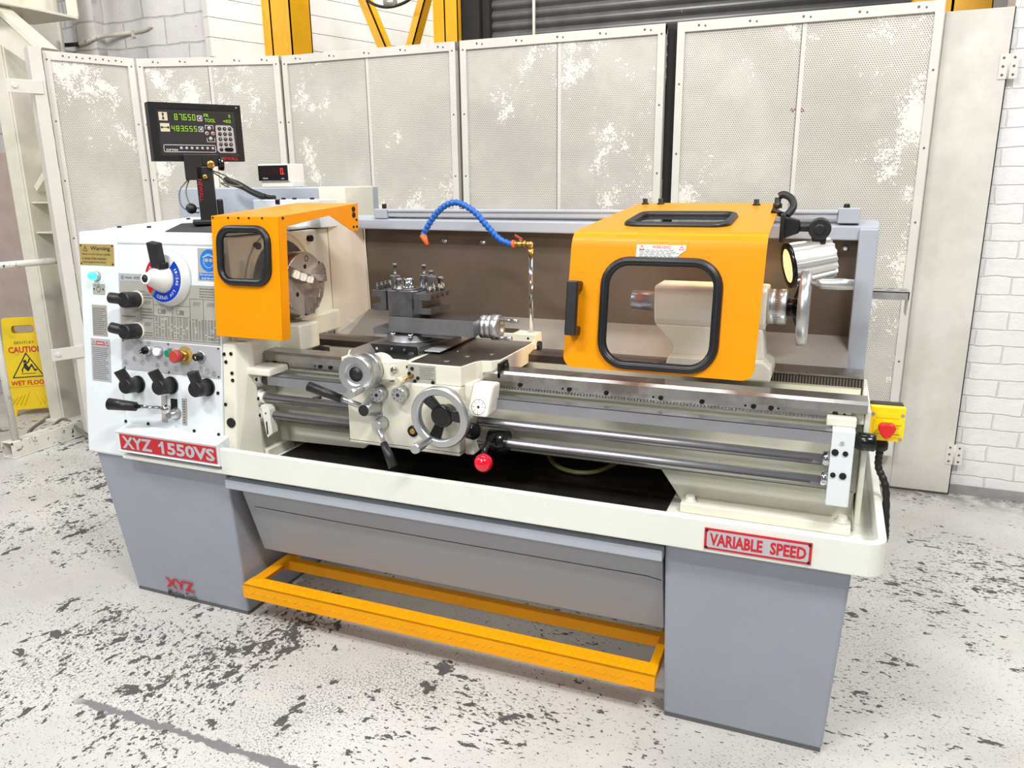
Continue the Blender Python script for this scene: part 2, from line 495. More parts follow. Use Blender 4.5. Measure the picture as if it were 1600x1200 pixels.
def brick(name, c1, c2, mortar, bw=0.225, bh=0.075, rot=(0, 0, 0), bump=0.5, ms=0.008):
    s = NT(name)
    b = s.n.new('ShaderNodeTexBrick')
    wob = s.n.new('ShaderNodeTexNoise'); wob.inputs['Scale'].default_value = 7.0; wob.inputs['Detail'].default_value = 3.0; s.link(s.tc.outputs['Object'], wob.inputs['Vector'])
    vm = s.n.new('ShaderNodeVectorMath'); vm.operation = 'MULTIPLY_ADD'; s.link(wob.outputs['Color'], vm.inputs[0]); vm.inputs[1].default_value = (0.03, 0.03, 0.03)
    s.link(s.mapping(rot=rot), vm.inputs[2]); s.link(vm.outputs[0], b.inputs['Vector'])
    b.inputs['Scale'].default_value = 1.0
    b.inputs['Brick Width'].default_value = bw; b.inputs['Row Height'].default_value = bh
    b.inputs['Mortar Size'].default_value = ms; b.inputs['Mortar Smooth'].default_value = 0.6
    b.inputs['Color1'].default_value = lin(c1); b.inputs['Color2'].default_value = lin(c2); b.inputs['Mortar'].default_value = lin(mortar)
    nz = s.noise(22.0, 6.0, 0.65)
    chip = s.ramp(s.noise(60.0, 4.0, 0.6), 0.70, 0.73)
    cc = s.mix(s.ramp(nz, 0.3, 0.75, 0.0, 0.35), b.outputs['Color'], lin((236, 236, 234)))
    cc = s.mix(chip, cc, lin((120, 112, 104)))
    s.link(cc, s.b.inputs['Base Color']); s.b.inputs['Roughness'].default_value = 0.6
    h = s.math('ADD', s.math('MULTIPLY', b.outputs['Fac'], -1.0), s.math('MULTIPLY', nz, 0.7))
    s.bump(h, bump, 0.012)
brick('brick_white', (222, 221, 220), (226, 225, 224), (206, 204, 201), rot=(PI / 2, 0, 0), bw=0.235, bh=0.080, ms=0.0045, bump=0.55)
brick('brick_old', (206, 203, 204), (214, 211, 211), (176, 172, 170), rot=(PI / 2, 0, 0), bw=0.36, bh=0.17, ms=0.008)

def floor_mat():
    s = NT('worn_floor_paint')
    sep = s.n.new('ShaderNodeSeparateXYZ'); s.link(s.tc.outputs['Object'], sep.inputs[0])
    X, Y = sep.outputs[0], sep.outputs[1]
    base = s.mix(s.ramp(s.noise(1.1, 5.0, 0.6), 0.35, 0.68), lin((184, 181, 177)), lin((206, 205, 202)))
    base = s.mix(s.ramp(s.noise(7.0, 5.0, 0.7), 0.52, 0.75, 0.0, 0.5), base, lin((205, 201, 192)))
    vy = s.mapping(scale=(1.25, 0.9, 1), rot=(0, 0, 0.25)); vx = s.mapping(scale=(0.8, 1.5, 1), rot=(0, 0, -0.1))
    side = s.ramp(s.math('ADD', X, s.math('MULTIPLY', s.noise(0.9), 0.8)), 1.2, 2.1)
    def layer(sc, det, r, lo, w, clusters):
        a = s.noise(sc, det, r, vy, 0.3); b = s.noise(sc, det, r, vx, 0.3)
        n = s.n.new('ShaderNodeMix'); n.data_type = 'FLOAT'
        s.link(side, n.inputs[0]); s.link(a, n.inputs[2]); s.link(b, n.inputs[3])
        k = s.math('ADD', n.outputs[0], clusters)
        return s.ramp(k, lo, lo + w)
    cl = s.math('MULTIPLY', s.math('SUBTRACT', s.noise(1.25, 3.0, 0.6), 0.5), 0.50)
    cl2 = s.math('MULTIPLY', s.math('SUBTRACT', s.noise(2.1, 3.0, 0.6), 0.5), 0.45)
    big = layer(9.0, 5.0, 0.62, 0.660, 0.012, cl)
    mid = layer(24.0, 5.0, 0.62, 0.630, 0.015, cl2)
    small = layer(60.0, 4.0, 0.6, 0.622, 0.02, cl2)
    dust = layer(150.0, 3.0, 0.55, 0.622, 0.03, cl)
    k = s.math('MAXIMUM', s.math('MAXIMUM', big, mid), s.math('MAXIMUM', small, s.math('MULTIPLY', dust, 0.7)))
    edge = s.math('ADD', s.math('MULTIPLY', s.math('SUBTRACT', s.noise(30.0, 4.0, 0.6), 0.5), 0.05), 0.0)
    dl = s.math('ABSOLUTE', s.math('ADD', s.math('ADD', Y, 0.566), edge))
    on = s.math('MULTIPLY', s.ramp(dl, 0.011, 0.015, 1.0, 0.0), s.ramp(X, 0.34, 0.4))
    c = s.mix(k, base, s.mix(s.noise(40.0), lin((58, 57, 57)), lin((96, 94, 92))))
    c = s.mix(on, c, lin((122, 120, 122)))
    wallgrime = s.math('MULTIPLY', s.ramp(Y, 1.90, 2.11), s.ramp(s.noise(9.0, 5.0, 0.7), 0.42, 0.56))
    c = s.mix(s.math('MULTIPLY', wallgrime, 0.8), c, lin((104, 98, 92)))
    s.link(c, s.b.inputs['Base Color'])
    s.link(s.ramp(k, 0, 1, 0.38, 0.75), s.b.inputs['Roughness'])
    h = s.math('ADD', s.math('MULTIPLY', k, -1.0), s.math('MULTIPLY', s.noise(18.0, 5.0, 0.6), 0.5))
    s.bump(h, 0.25, 0.002)
floor_mat()
# ================================================================ THE LATHE
L = thing('lathe', (1.2, 0.3, 0), 'white and grey metalworking lathe with yellow chuck and tailstock guards', 'lathe')

# ---- pedestals
def pedestal(b, t, y_back, name):
    m = MB('grey_paint')
    m.hexa([(b[0], 0.0, 0.011), (b[1], 0.0, 0.011), (b[1], y_back, 0.011), (b[0], y_back, 0.011)],
           [(t[0], -0.05, 0.582), (t[1], -0.05, 0.582), (t[1], y_back + .02, 0.582), (t[0], y_back + .02, 0.582)])
    o = m.build(name, L, bevel=0.008)
    m = MB('plinth_grey'); m.box(b[0] + .003, b[1] - .003, 0.003, y_back, 0, 0.0125)
    m.build('plinth', o)
    return o
pl = pedestal((0.0, 0.53), (-0.052, 0.543), 0.70, 'pedestal')
pr = pedestal((2.023, 2.449), (2.016, 2.474), 0.70, 'pedestal')
Fp = Fr((0, 0, 0), (1, 0, 0), (0, -0.09, 1))
m = MB('red_print')
m.text(Fp.at(0.227, 0.0665, 0.003), 'XYZ', 0.138, 0.043, bold=0.03)
m.use('ink'); m.text(Fp.at(0.229, 0.0245, 0.003), 'Machine Tools', 0.140, 0.026, italic=0.3, bold=0.012)
m.build('maker_logo', pl, label='red and black maker lettering')

# ---- chip tray
m = MB('tray_white')
X0, X1, Y0, Y1 = 0.566, 2.541, -0.09, 0.80
def tray_path(ins, r):
    pts = [(X0, Y0 + ins)]
    for k in range(9):
        a = -PI / 2 + PI / 2 * k / 8; pts.append((X1 - ins - r + r * math.cos(a), Y0 + ins + r + r * math.sin(a)))
    for k in range(9):
        a = PI / 2 * k / 8; pts.append((X1 - ins - r + r * math.cos(a), Y1 - ins - r + r * math.sin(a)))
    pts.append((X0, Y1 - ins)); return pts
po = tray_path(0, 0.045); pi_ = tray_path(0.02, 0.025)
n = len(po)
vs = [(x, y, 0.578) for x, y in po] + [(x, y, 0.667) for x, y in po] + [(x, y, 0.667) for x, y in pi_] + [(x, y, 0.592) for x, y in pi_]
fs = []
for k in range(3):
    for i in range(n - 1): fs.append((k * n + i, k * n + i + 1, (k + 1) * n + i + 1, (k + 1) * n + i))
fs.append(tuple(range(n))); fs.append(tuple(3 * n + i for i in range(n)))
fs.append((0, n, 2 * n, 3 * n)); fs.append((n - 1, 4 * n - 1, 3 * n - 1, 2 * n - 1))
m.add(vs, fs)
m.box(0.126, 0.567, -0.09, -0.06, 0.578, 0.593)
m.box(0.126, 0.567, -0.07, 0.6, 0.578, 0.586)
m.use('dark_gap'); m.box(0.13, 0.565, -0.062, -0.055, 0.586, 0.606)  # dark strip stands in for the shade inside this gap
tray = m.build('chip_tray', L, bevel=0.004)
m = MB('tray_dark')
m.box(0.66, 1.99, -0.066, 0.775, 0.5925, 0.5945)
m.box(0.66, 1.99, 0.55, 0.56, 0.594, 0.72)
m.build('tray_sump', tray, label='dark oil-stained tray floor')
F = FX(2.2505, -0.0905, 0.6185)
m = MB('red_print'); m.fbox(F, -0.1275, 0.1275, -0.0285, 0.0285, 0, 0.0025)
m.use('plate_silver'); m.fbox(F, -0.121, 0.121, -0.0225, 0.0225, 0.0025, 0.0035)
m.use('red_print'); m.text(F.at(-0.050, 0, 0.0035), 'VARIABLE', 0.128, 0.033, bold=0.035); m.text(F.at(0.0735, 0, 0.0035), 'SPEED', 0.084, 0.033, bold=0.035)
m.use('bolt_black')
for a in (-0.122, 0.122):
    for b in (-0.023, 0.023): m.cyl(F.p(a, b, .003), F.p(a, b, .005), 0.0035, n=10)
m.build('nameplate', tray, label='red and silver VARIABLE SPEED plate')

# ---- front bin panel between the pedestals
m = MB('bin_grey')
m.hexa([(0.578, 0.06, 0.243), (2.004, 0.06, 0.243), (2.004, 0.40, 0.243), (0.578, 0.40, 0.243)],
       [(0.574, -0.03, 0.535), (2.008, -0.03, 0.535), (2.008, 0.40, 0.535), (0.574, 0.40, 0.535)])
m.use('splash_grey')
m.box(0.556, 2.014, -0.072, 0.0, 0.520, 0.552)
bn = m.build('chip_bin', L, bevel=0.003)
m = MB('black_line')
Fb = Fr((0, 0.06, 0.243), (1, 0, 0), (0, -0.09, 0.292))
m.ring(Fb, [(0.60 + 0.01, 0.200), (0.95, 0.196), (1.4, 0.196), (1.96, 0.199), (2.0, 0.192)], 0.0025, 0.0008, closed=False)
m.build('bin_seam', bn, label='thin dark seam')

# ---- foot treadle
m = MB('step_yellow')
m.box(0.553, 2.002, -0.040, 0.022, 0.145, 0.150)
m.box(0.553, 2.002, -0.040, -0.034, 0.098, 0.150)
m.box(0.556, 0.572, -0.034, 0.36, 0.112, 0.1495); m.box(0.572, 0.598, 0.02, 0.36, 0.145, 0.1495)
m.box(1.974, 2.0, -0.034, 0.36, 0.112, 0.1495)
m.box(0.572, 1.976, 0.16, 0.166, 0.112, 0.150); m.box(0.572, 1.976, 0.166, 0.19, 0.144, 0.150)
tr = m
Fq = FX(0.553, -0.0402, 0.098); Ft = FT(0.553, -0.04, 0.1502)
k = 0
x = 0.02
while x < 1.43:
    for F, hh, yy in ((Fq, 0.036, 0.026), (Ft, 0.034, 0.018), (Ft, 0.034, 0.048)):
        a = 0.7 if k % 2 else -0.7
        dx, dy = 0.015 * math.cos(a), 0.015 * math.sin(a)
        wx, wy = -0.0032 * math.sin(a), 0.0032 * math.cos(a)
        p = [(x + dx, yy + dy), (x + wx, yy + wy), (x - dx, yy - dy), (x - wx, yy - wy)]
        m.add([F.p(q[0], q[1], 0) for q in p] + [F.p(x, yy, 0.0030)], [(0, 1, 4), (1, 2, 4), (2, 3, 4), (3, 0, 4)])
        k += 1
    x += 0.0225
m.build('foot_treadle', L, bevel=0.002)

# ---- headstock: end cover, panel casing, casting
PN = Fr((0, -0.05, 0.66), (1, 0, 0), (0, 0.12, 1))
SV = math.sqrt(1 + 0.12 ** 2)
def P(x, z, c=0.0): return PN.at(x, (z - 0.66) * SV, c)
def pan_y(z): return -0.05 + 0.12 * (z - 0.66)
def leaning_box(m, x0, x1, z0, z1, yb, off=0.0):
    m.hexa([(x0, pan_y(z0) - off, z0), (x1, pan_y(z0) - off, z0), (x1, yb, z0), (x0, yb, z0)],
           [(x0, pan_y(z1) - off, z1), (x1, pan_y(z1) - off, z1), (x1, yb, z1), (x0, yb, z1)])
m = MB('machine_white'); leaning_box(m, -0.078, 0.1075, 0.568, 1.348, 0.62)
cover = m.build('gear_cover', L, bevel=0.010, seg=3)
m = MB('machine_white'); leaning_box(m, 0.1085, 0.545, 0.598, 1.345, 0.62)
leaning_box(m, 0.1085, 0.545, 1.309, 1.349, 0.60, 0.004)
head = m.build('headstock', L, bevel=0.006)
m = MB('bolt_black')
for x, z in ((0.116, .7), (0.22, .702), (0.425, .699), (0.529, .698), (0.53, .836)):
    f = P(x, z); m.cyl(f.p(0, 0, 0), f.p(0, 0, 0.003), 0.0055, n=12)
m.build_each('screw', head)
m = MB('rubber_mat')
m.add([(0.30, 0.055, 1.352), (0.60, 0.055, 1.352), (0.60, 0.40, 1.376), (0.42, 0.40, 1.376), (0.18, 0.25, 1.366)], [(0, 1, 2, 3, 4)])
m.add([(0.30, 0.055, 1.349), (0.60, 0.055, 1.349), (0.60, 0.055, 1.352), (0.30, 0.055, 1.352)], [(0, 1, 2, 3)])
m.add([(0.30, 0.055, 1.349), (0.18, 0.25, 1.349), (0.18, 0.25, 1.366), (0.30, 0.055, 1.352)], [(0, 1, 2, 3)])
m.build('rubber_mat', head, label='black rubber mat on the headstock top')
m = MB('machine_white')
m.hexa([(-0.04, 0.10, 1.348), (0.26, 0.10, 1.348), (0.26, 0.55, 1.348), (-0.04, 0.55, 1.348)],
       [(-0.04, 0.12, 1.354), (0.15, 0.12, 1.354), (0.26, 0.50, 1.376), (-0.02, 0.50, 1.376)])
m.use('bolt_black')
for x, y, z in ((0.0, 0.14, 1.355), (0.13, 0.15, 1.356), (0.05, 0.42, 1.371), (0.22, 0.42, 1.371)): m.cyl((x, y, z - .004), (x, y, z + .006), 0.008, n=10)
m.build('top_cover', head, bevel=0.003)
# casting between the panel and the bed, spindle wall
m = MB('cream_paint')
m.box(0.546, 0.613, 0.028, 0.45, 0.60, 1.0)
m.hexa([(0.5465, pan_y(0.60) + .004, 0.60), (0.598, pan_y(0.60) + .004, 0.60), (0.63, 0.05, 0.60), (0.5465, 0.05, 0.60)], [(0.5465, pan_y(1.0) + .004, 1.0), (0.598, pan_y(1.0) + .004, 1.0), (0.625, 0.05, 1.0), (0.5465, 0.05, 1.0)])
m.box(0.546, 0.575, 0.035, 0.585, 0.99, 1.335)
m.box(0.575, 0.62, 0.32, 0.56, 0.955, 1.03)
m.box(0.575, 0.70, 0.20, 0.31, 0.94, 1.03)
cast = m.build('headstock_casting', L, bevel=0.006)
m = MB('bolt_black')
for y, z in ((.165, 1.30), (.455, 1.305), (.46, 1.06)): m.cyl((0.573, y, z), (0.59, y, z), 0.012, n=12)
for x, z in ((0.555, .965), (0.583, .968), (0.586, .905), (0.588, .882), (0.557, .80), (0.562, 0.94), (0.552, .685)): m.cyl((x, pan_y(z) + .006, z), (x, pan_y(z) + .001, z), 0.006, n=12)
m.build_each('screw', cast)
m = MB('cream_paint'); m.lathe((0.574, 0.28, 1.163), (1, 0, 0), [(0.185, 0), (0.185, 0.008), (0.172, 0.010), (0.172, 0.006), (0.150, 0.006), (0.150, 0.012)], 56)
m.use('tool_steel'); m.lathe((0.574, 0.28, 1.163), (1, 0, 0), [(0.15, 0.0), (0.15, 0.0125), (0.125, 0.0125)], 56)
m.use('bolt_black'); m.cyl((0.574, 0.062, 1.165), (0.579, 0.062, 1.165), 0.015, n=16)
m.build('spindle_flange', cast)
m = MB('bolt_black'); m.lathe((0.580, -0.036, 0.742), (0, -1, 0), [(0.0, 0.0), (0.016, 0.0), (0.016, 0.006), (0.012, 0.006)], 20)
m.use('brass'); m.lathe((0.580, -0.039, 0.742), (0, -1, 0), [(0.012, 0.0), (0.0, 0.001)], 16)
m.build('sight_glass', cast)
m = MB('cream_paint'); m.box(0.590, 0.705, 0.02, 0.12, 0.893, 0.917); m.build('ledge', cast, bevel=0.006)
for z in (0.872, 0.806, 0.748):
    m = MB('ivory'); m.lathe((0.612, 0.07, z), (1, 0, 0), [(0.029, 0), (0.029, 0.012), (0.020, 0.014), (0.020, 0.028)], 24)
    m.use('bolt_black'); m.cyl((0.62, 0.05, z), (0.628, 0.048, z), 0.006, n=10)
    m.build('bushing', cast)
m = MB('ivory')
Fh = FX(0.648, 0.045, 0)
m.prism(Fh, [(-0.012, 0.785), (0.016, 0.785), (0.022, 0.772), (0.026, 0.69), (0.004, 0.672), (-0.002, 0.70)], -0.03, 0)
m.use('bolt_black'); m.fbox(Fh, 0.004, 0.009, 0.685, 0.73, 0, 0.002); m.fbox(Fh, 0.004, 0.008, 0.755, 0.762, 0, 0.002)
m.build('rod_bracket', cast, bevel=0.003)

# ---- headstock panel: plates
def plate_obj(name, parent, cx, cz, w, h, mat, t=0.0015):
    F = P(cx, cz); m = MB(mat); m.fbox(F, -w / 2, w / 2, -h / 2, h / 2, 0, t); F2 = F.at(0, 0, t)
    return m, F2
def screws4(m, F, w, h, r=0.003):
    m.use('bolt_black')
    for a in (-w, w):
        for b in (-h, h): m.cyl(F.p(a, b, 0), F.p(a, b, 0.0012), r, n=8)
m, F = plate_obj('w', cover, 0.010, 1.270, 0.160, 0.072, 'gold_plate')
m.use('ink'); m.text(F.at(0.018, 0.020), 'Warning', 0.092, 0.017, bold=0.015)
m.ring(F, [(-0.062, 0.012), (-0.044, 0.012), (-0.053, 0.029)], 0.0018)
m.quad(F, -0.0538, -0.0522, 0.017, 0.024)
for i, t in enumerate(('Never run the machine spindle', 'in excess of the maximum', 'rated speed of the chuck.')):
    m.text(F.at((-0.002, -0.012, -0.012)[i], 0.001 - 0.0135 * i), t, (0.134, 0.112, 0.112)[i], 0.0085)
screws4(m, F, 0.074, 0.031); m.build('warning_plate', cover, label='brass-coloured Warning plate')
f = P(0.007, 1.198)
m = MB('aluminium'); m.lathe(f.o, f.n, [(0.017, 0), (0.017, 0.008), (0.015, 0.012)], 20)
m.use('led_green'); m.lathe(f.p(0, 0, 0.012), f.n, [(0.014, 0), (0.014, 0.014), (0.010, 0.019), (0, 0.020)], 20)
m.build('indicator_lamp', cover, label='lit green indicator lamp')
m, F = plate_obj('p', cover, 0.013, 1.153, 0.056, 0.036, 'label_grey')
m.use('ink'); m.ring(F, circ(0.009, 20), 0.0016); m.quad(F, -0.0008, 0.0008, 0.004, 0.014)
for a in (-0.021, 0.021): m.cyl(F.p(a, 0, 0), F.p(a, 0, 0.001), 0.003, n=8)
m.build('power_plate', cover)
m, F = plate_obj('l', cover, 0.011, 1.045, 0.069, 0.108, 'label_grey')
m.use('ink_soft'); m.ring(F, [(-0.029, -0.049), (0.029, -0.049), (0.029, 0.044), (-0.029, 0.044)], 0.0012)
lines(m, F, -0.027, 0.027, -0.048, 0.043, 13, 0.45, 3); m.build('data_label', cover)
m, F = plate_obj('l', cover, 0.0095, 0.907, 0.09, 0.15, 'plate_silver')
m.use('red_faded'); m.quad(F, -0.02, 0.02, 0.052, 0.066)
for a in (-0.031, 0.031): m.ring(F, [(a - .008, 0.052), (a + .008, 0.052), (a, 0.067)], 0.0015)
m.use('white_ink'); m.text(F.at(0, 0.059, 0.0004), 'WARNING', 0.034, 0.007)
m.use('ink_soft'); lines(m, F, -0.038, 0.036, -0.07, 0.046, 17, 0.42, 8); m.build('warning_label', cover)

# speed table and legend
m, F = plate_obj('t', head, 0.326, 1.087, 0.432, 0.192, 'label_grey', 0.0012)
m.use('plate_silver'); m.fbox(F, -0.216, -0.075, 0.098, 0.125, -0.001, 0.0006)
m.use('ink'); m.text(F.at(-0.136, 0.111, 0.0008), 'max. 625 rpm', 0.098, 0.0105)
m.ring(F, circ(0.006, 14, -0.199, 0.111), 0.001, 0.0012); m.text(F.at(-0.199, 0.111, 0.0008), 'x', 0.005, 0.006)
m.use('ink_soft')
def tb(x, z): return (x - 0.326, (z - 1.087) * SV)
def box_line(x0, x1, z0, z1, w=0.0011):
    a, b = tb(x0, z0), tb(x1, z1); m.ring(F, [(a[0], a[1]), (b[0], a[1]), (b[0], b[1]), (a[0], b[1])], w, 0.0009)
box_line(0.205, 0.262, 1.000, 1.150); box_line(0.262, 0.345, 1.000, 1.075); box_line(0.345, 0.421, 1.000, 1.075)
box_line(0.262, 0.345, 1.075, 1.112); box_line(0.345, 0.421, 1.075, 1.112); box_line(0.421, 0.477, 1.000, 1.138); box_line(0.477, 0.54, 1.000, 1.138)
for x in (0.318, 0.375, 0.399, 0.45, 0.51): m.ring(F, [tb(x, 1.001), tb(x, 1.074)], 0.0008, 0.0009, closed=False)
rnd = random.Random(5)
for x in [0.270 + i * 0.0132 for i in range(20)]:
    z = 1.069
    while z > 1.006:
        if rnd.random() < 0.86:
            a = tb(x, z); m.quad(F, a[0], a[0] + 0.0085, a[1], a[1] + 0.0022, 0.0009)
        z -= 0.0052
for bx, bz in ((0.298, 1.090), (0.378, 1.090)):
    a = tb(bx, bz); m.ring(F, [(a[0] - .015, a[1] - .006), (a[0] + .015, a[1] - .006), (a[0] + .015, a[1] + .007), (a[0] - .015, a[1] + .007)], 0.0012, 0.001)
    m.quad(F, a[0] - .002, a[0] + .015, a[1] - .006, a[1] + .007, 0.0009)
for bx, bz in ((0.449, 1.122), (0.508, 1.122), (0.235, 1.118), (0.235, 1.045)):
    a = tb(bx, bz)
    for k in range(5): m.ring(F, [(a[0] - .014 + k * .006, a[1] - .006), (a[0] - .010 + k * .006, a[1] + .006)], 0.0016, 0.001, closed=False)
for x0, x1, z0, z1, r, sd in ((0.462, 0.535, 1.142, 1.176, 4, 2), (0.21, 0.258, 1.128, 1.148, 2, 4), (0.21, 0.258, 1.06, 1.10, 4, 6), (0.21, 0.255, 1.003, 1.02, 2, 7), (0.118, 0.18, 1.062, 1.072, 1, 9), (0.19, 0.225, 1.150, 1.158, 1, 9)):
    a, b = tb(x0, z0), tb(x1, z1); lines(m, F, a[0], b[0], a[1], b[1], r, 0.45, sd)
for z in (1.022, 1.010):
    a = tb(0.520, z); m.quad(F, a[0] - .02, a[0] + .02, a[1], a[1] + .0014, 0.0009); m.quad(F, a[0], a[0] + .0014, a[1] - .007, a[1] + .007, 0.0009)
m.build('speed_table', head, label='grey threading and speed chart plate')
m, F = plate_obj('b', head, 0.504, 1.25, 0.092, 0.104, 'label_grey')
m.use('blue_sign'); m.poly(F, circ(0.036, 28, 0, 0.013), 0.0006); m.quad(F, -0.040, 0.040, -0.048, -0.027, 0.0006)
m.use('white_ink'); m.ring(F, circ(0.022, 22, 0, 0.012), 0.0012, 0.0009); m.ring(F, [(-0.024, 0.024), (0, 0.03), (0.024, 0.024)], 0.0013, 0.0009, closed=False)
m.text(F.at(0, -0.033, 0.0008), 'Eye protection', 0.07, 0.0075); m.text(F.at(0, -0.043, 0.0008), 'must be worn', 0.06, 0.0065)
m.use('label_grey')
for a in (-0.009, 0.009): m.poly(F, rrect(0.015, 0.011, 0.004, 4, a, 0.014), 0.0011)
m.build('eye_sign', head, label='blue eye protection sign')
m, F = plate_obj('c', head, 0.326, 0.9355, 0.432, 0.104, 'plate_silver')
m.use('ink')
for ch, x, z in (('A', .127, .907), ('B', .168, .923), ('C', .205, .912), ('R', .272, .907), ('S', .312, .915), ('T', .354, .904), ('W', .42, .897), ('X', .459, .909), ('Y', .487, .905), ('Z', .515, .898)):
    a = (x - 0.326, (z - 0.9355) * SV); m.ring(F, circ(0.0085, 16, *a), 0.0009); m.text(F.at(a[0], a[1]), ch, 0.0065, 0.0085)
for x, z in ((.118, .982), (.322, .983), (.535, .982), (.122, .889), (.322, .888), (.535, .89)):
    m.cyl(F.p(x - .326, (z - .9355) * SV, 0), F.p(x - .326, (z - .9355) * SV, .001), 0.0035, n=8)
m.ring(F, circ(0.004, 12, -0.126, 0.046), 0.001); m.ring(F, [(-0.10, 0.043), (-0.085, 0.043), (-0.085, 0.05), (-0.094, 0.05)], 0.001)
m.build('button_plate', head, label='silver plate behind the push buttons')
# push buttons
def button(name, x, z, prof, mat, extra=None, label=None):
    f = P(x, z, 0.0015); m = MB('aluminium')
    if extra: extra(m, f)
    m.use(mat); m.lathe(f.o, f.n, prof, 22)
    return m, f
m, f = button('s', .236, .957, [(0.0, 0.024), (0.012, 0.024), (0.012, 0.012)][::-1], 'black_gloss', lambda m, f: m.lathe(f.o, f.n, [(0.017, 0), (0.017, 0.012), (0.013, 0.014)], 22))
m.fbox(f.rot(0.5), -0.013, 0.013, -0.0045, 0.0045, 0.022, 0.032); m.use('white_ink'); m.fbox(f.rot(0.5), -0.013, -0.002, -0.001, 0.001, 0.0322, 0.0325)
m.build('selector_switch', head, bevel=0.001)
m, f = button('w', .283, .956, [(0.0135, 0.012), (0.0135, 0.018), (0.0, 0.020)], 'led_white', lambda m, f: m.lathe(f.o, f.n, [(0.017, 0), (0.017, 0.013), (0.0135, 0.013)], 22))
m.build('white_button', head)
m, f = button('g', .340, .955, [(0.0125, 0.010), (0.0125, 0.024), (0.011, 0.026), (0.0, 0.026)], 'green_button', lambda m, f: m.lathe(f.o, f.n, [(0.017, 0), (0.017, 0.012), (0.0125, 0.012)], 22))
m.build('green_button', head)
m = MB('gold_plate'); f = P(.396, .951, 0.0015); m.lathe(f.o, f.n, [(0.031, 0), (0.031, 0.002)], 28)
m.use('brass'); m.lathe(f.p(0, 0, .002), f.n, [(0.016, 0), (0.016, 0.014), (0.011, 0.016)], 22)
m.use('red_faded'); m.lathe(f.p(0, 0, .016), f.n, [(0.012, 0), (0.012, 0.012), (0.021, 0.016), (0.021, 0.034), (0.018, 0.038), (0.0, 0.038)], 26)
m.build('stop_button', head, label='red mushroom stop button on a gold disc')
m, f = button('k', .463, .951, [(0.0125, 0.004), (0.0125, 0.026), (0.011, 0.028)], 'black_gloss', lambda m, f: m.lathe(f.o, f.n, [(0.020, 0), (0.020, 0.004), (0.017, 0.005)], 24))
m.use('chrome'); m.lathe(f.p(0, 0, 0.028), f.n, [(0.007, 0), (0.0, 0.001)], 14)
m.build('speed_knob', head)
# selector knobs with a stubby lever
def gear_knob(x, z, ang, collar='black_plastic'):
    f = P(x, z); m = MB(collar)
    m.lathe(f.o, f.n, [(0.030, 0), (0.030, 0.006)], 26)
    m.use('black_plastic'); m.lathe(f.p(0, 0, .006), f.n, [(0.0265, 0), (0.0265, 0.052), (0.024, 0.056), (0.0, 0.056)], 28)
    o = m.build('gear_knob', head)
    m = MB('black_plastic'); g = f.rot(ang)
    pts = [g.p(0.004, 0, 0.044), g.p(0.025, 0, 0.048), g.p(0.045, 0, 0.056), g.p(0.0535, 0, 0.059), g.p(0.0575, 0, 0.060)]
    m.tube(pts, lambda t: 0.0185 if t < 0.95 else 0.014, 14, smooth_path=4)
    m.build('lever', o)
gear_knob(0.190, 1.125, PI * 0.97, 'ivory'); gear_knob(0.188, 1.019, PI * 0.93, 'ivory')
gear_knob(0.182, 0.836, PI * 0.62); gear_knob(0.330, 0.845, PI * 0.60); gear_knob(0.487, 0.852, PI * 0.53)
# range dial
f = P(0.338, 1.200)
m = MB('dial_white')
m.lathe(f.o, f.n, [(0.092, 0), (0.090, 0.010), (0.079, 0.028), (0.078, 0.031), (0.0, 0.031)], 48)
dial = m.build('speed_dial', head, label='white cone speed dial with red and blue scale')
m = MB('dial_white'); g = f.at(0, 0, 0.0315)
def arc(a0, a1, r0, r1, mat, c):
    m.use(mat); k = 26
    for i in range(k):
        p, q = a0 + (a1 - a0) * i / k, a0 + (a1 - a0) * (i + 1) / k
        m.add([g.p(r * math.cos(t), r * math.sin(t), c) for r, t in ((r0, p), (r1, p), (r1, q), (r0, q))], [(0, 1, 2, 3)])
arc(math.radians(98), math.radians(222), 0.047, 0.0765, 'red_plate', 0.0004)
arc(math.radians(-128), math.radians(50), 0.047, 0.0765, 'dial_blue', 0.0004)
arc(math.radians(222), math.radians(232), 0.047, 0.0765, 'ink_soft', 0.0004)
m.use('white_ink')
def arc_text(txt, a_start, step, r, flip=False):
    for i, ch in enumerate(txt):
        if ch == ' ': continue
        a = a_start + step * i
        gg = g.at(r * math.cos(a), r * math.sin(a)).rot(a - PI / 2)
        m.text(gg, ch, 0.0025 if ch in '-1I' else 0.0072, 0.0105 if ch != '-' else 0.002, 0.0009)
arc_text('18-240', math.radians(30), math.radians(-9.0), 0.062)
arc_text('LOW SPEED', math.radians(-40), math.radians(-9.0), 0.062)
arc_text('140-1800', math.radians(165), math.radians(-9.0), 0.062)
m.use('dial_white')
m.lathe(g.o, f.n, [(0.047, 0.0), (0.046, 0.004), (0.034, 0.030), (0.024, 0.052), (0.0195, 0.062), (0.0195, 0.070), (0.017, 0.073), (0.013, 0.073)], 40)
m.use('black_plastic'); m.lathe(g.p(0, 0, 0.0731), f.n, [(0.0128, 0), (0.0, 0.0008)], 24)
m.build('dial_cone', dial)
m = MB('black_plastic'); g = f.rot(math.radians(-20))
g = f.at(0, 0, 0.032).rot(math.radians(82) - PI / 2)
m.hexa([g.p(-0.021, 0.040, 0.006), g.p(0.021, 0.040, 0.006), g.p(0.021, 0.120, 0.034), g.p(-0.021, 0.120, 0.034)],
       [g.p(-0.019, 0.032, 0.034), g.p(0.019, 0.032, 0.034), g.p(0.019, 0.112, 0.062), g.p(-0.019, 0.112, 0.062)])
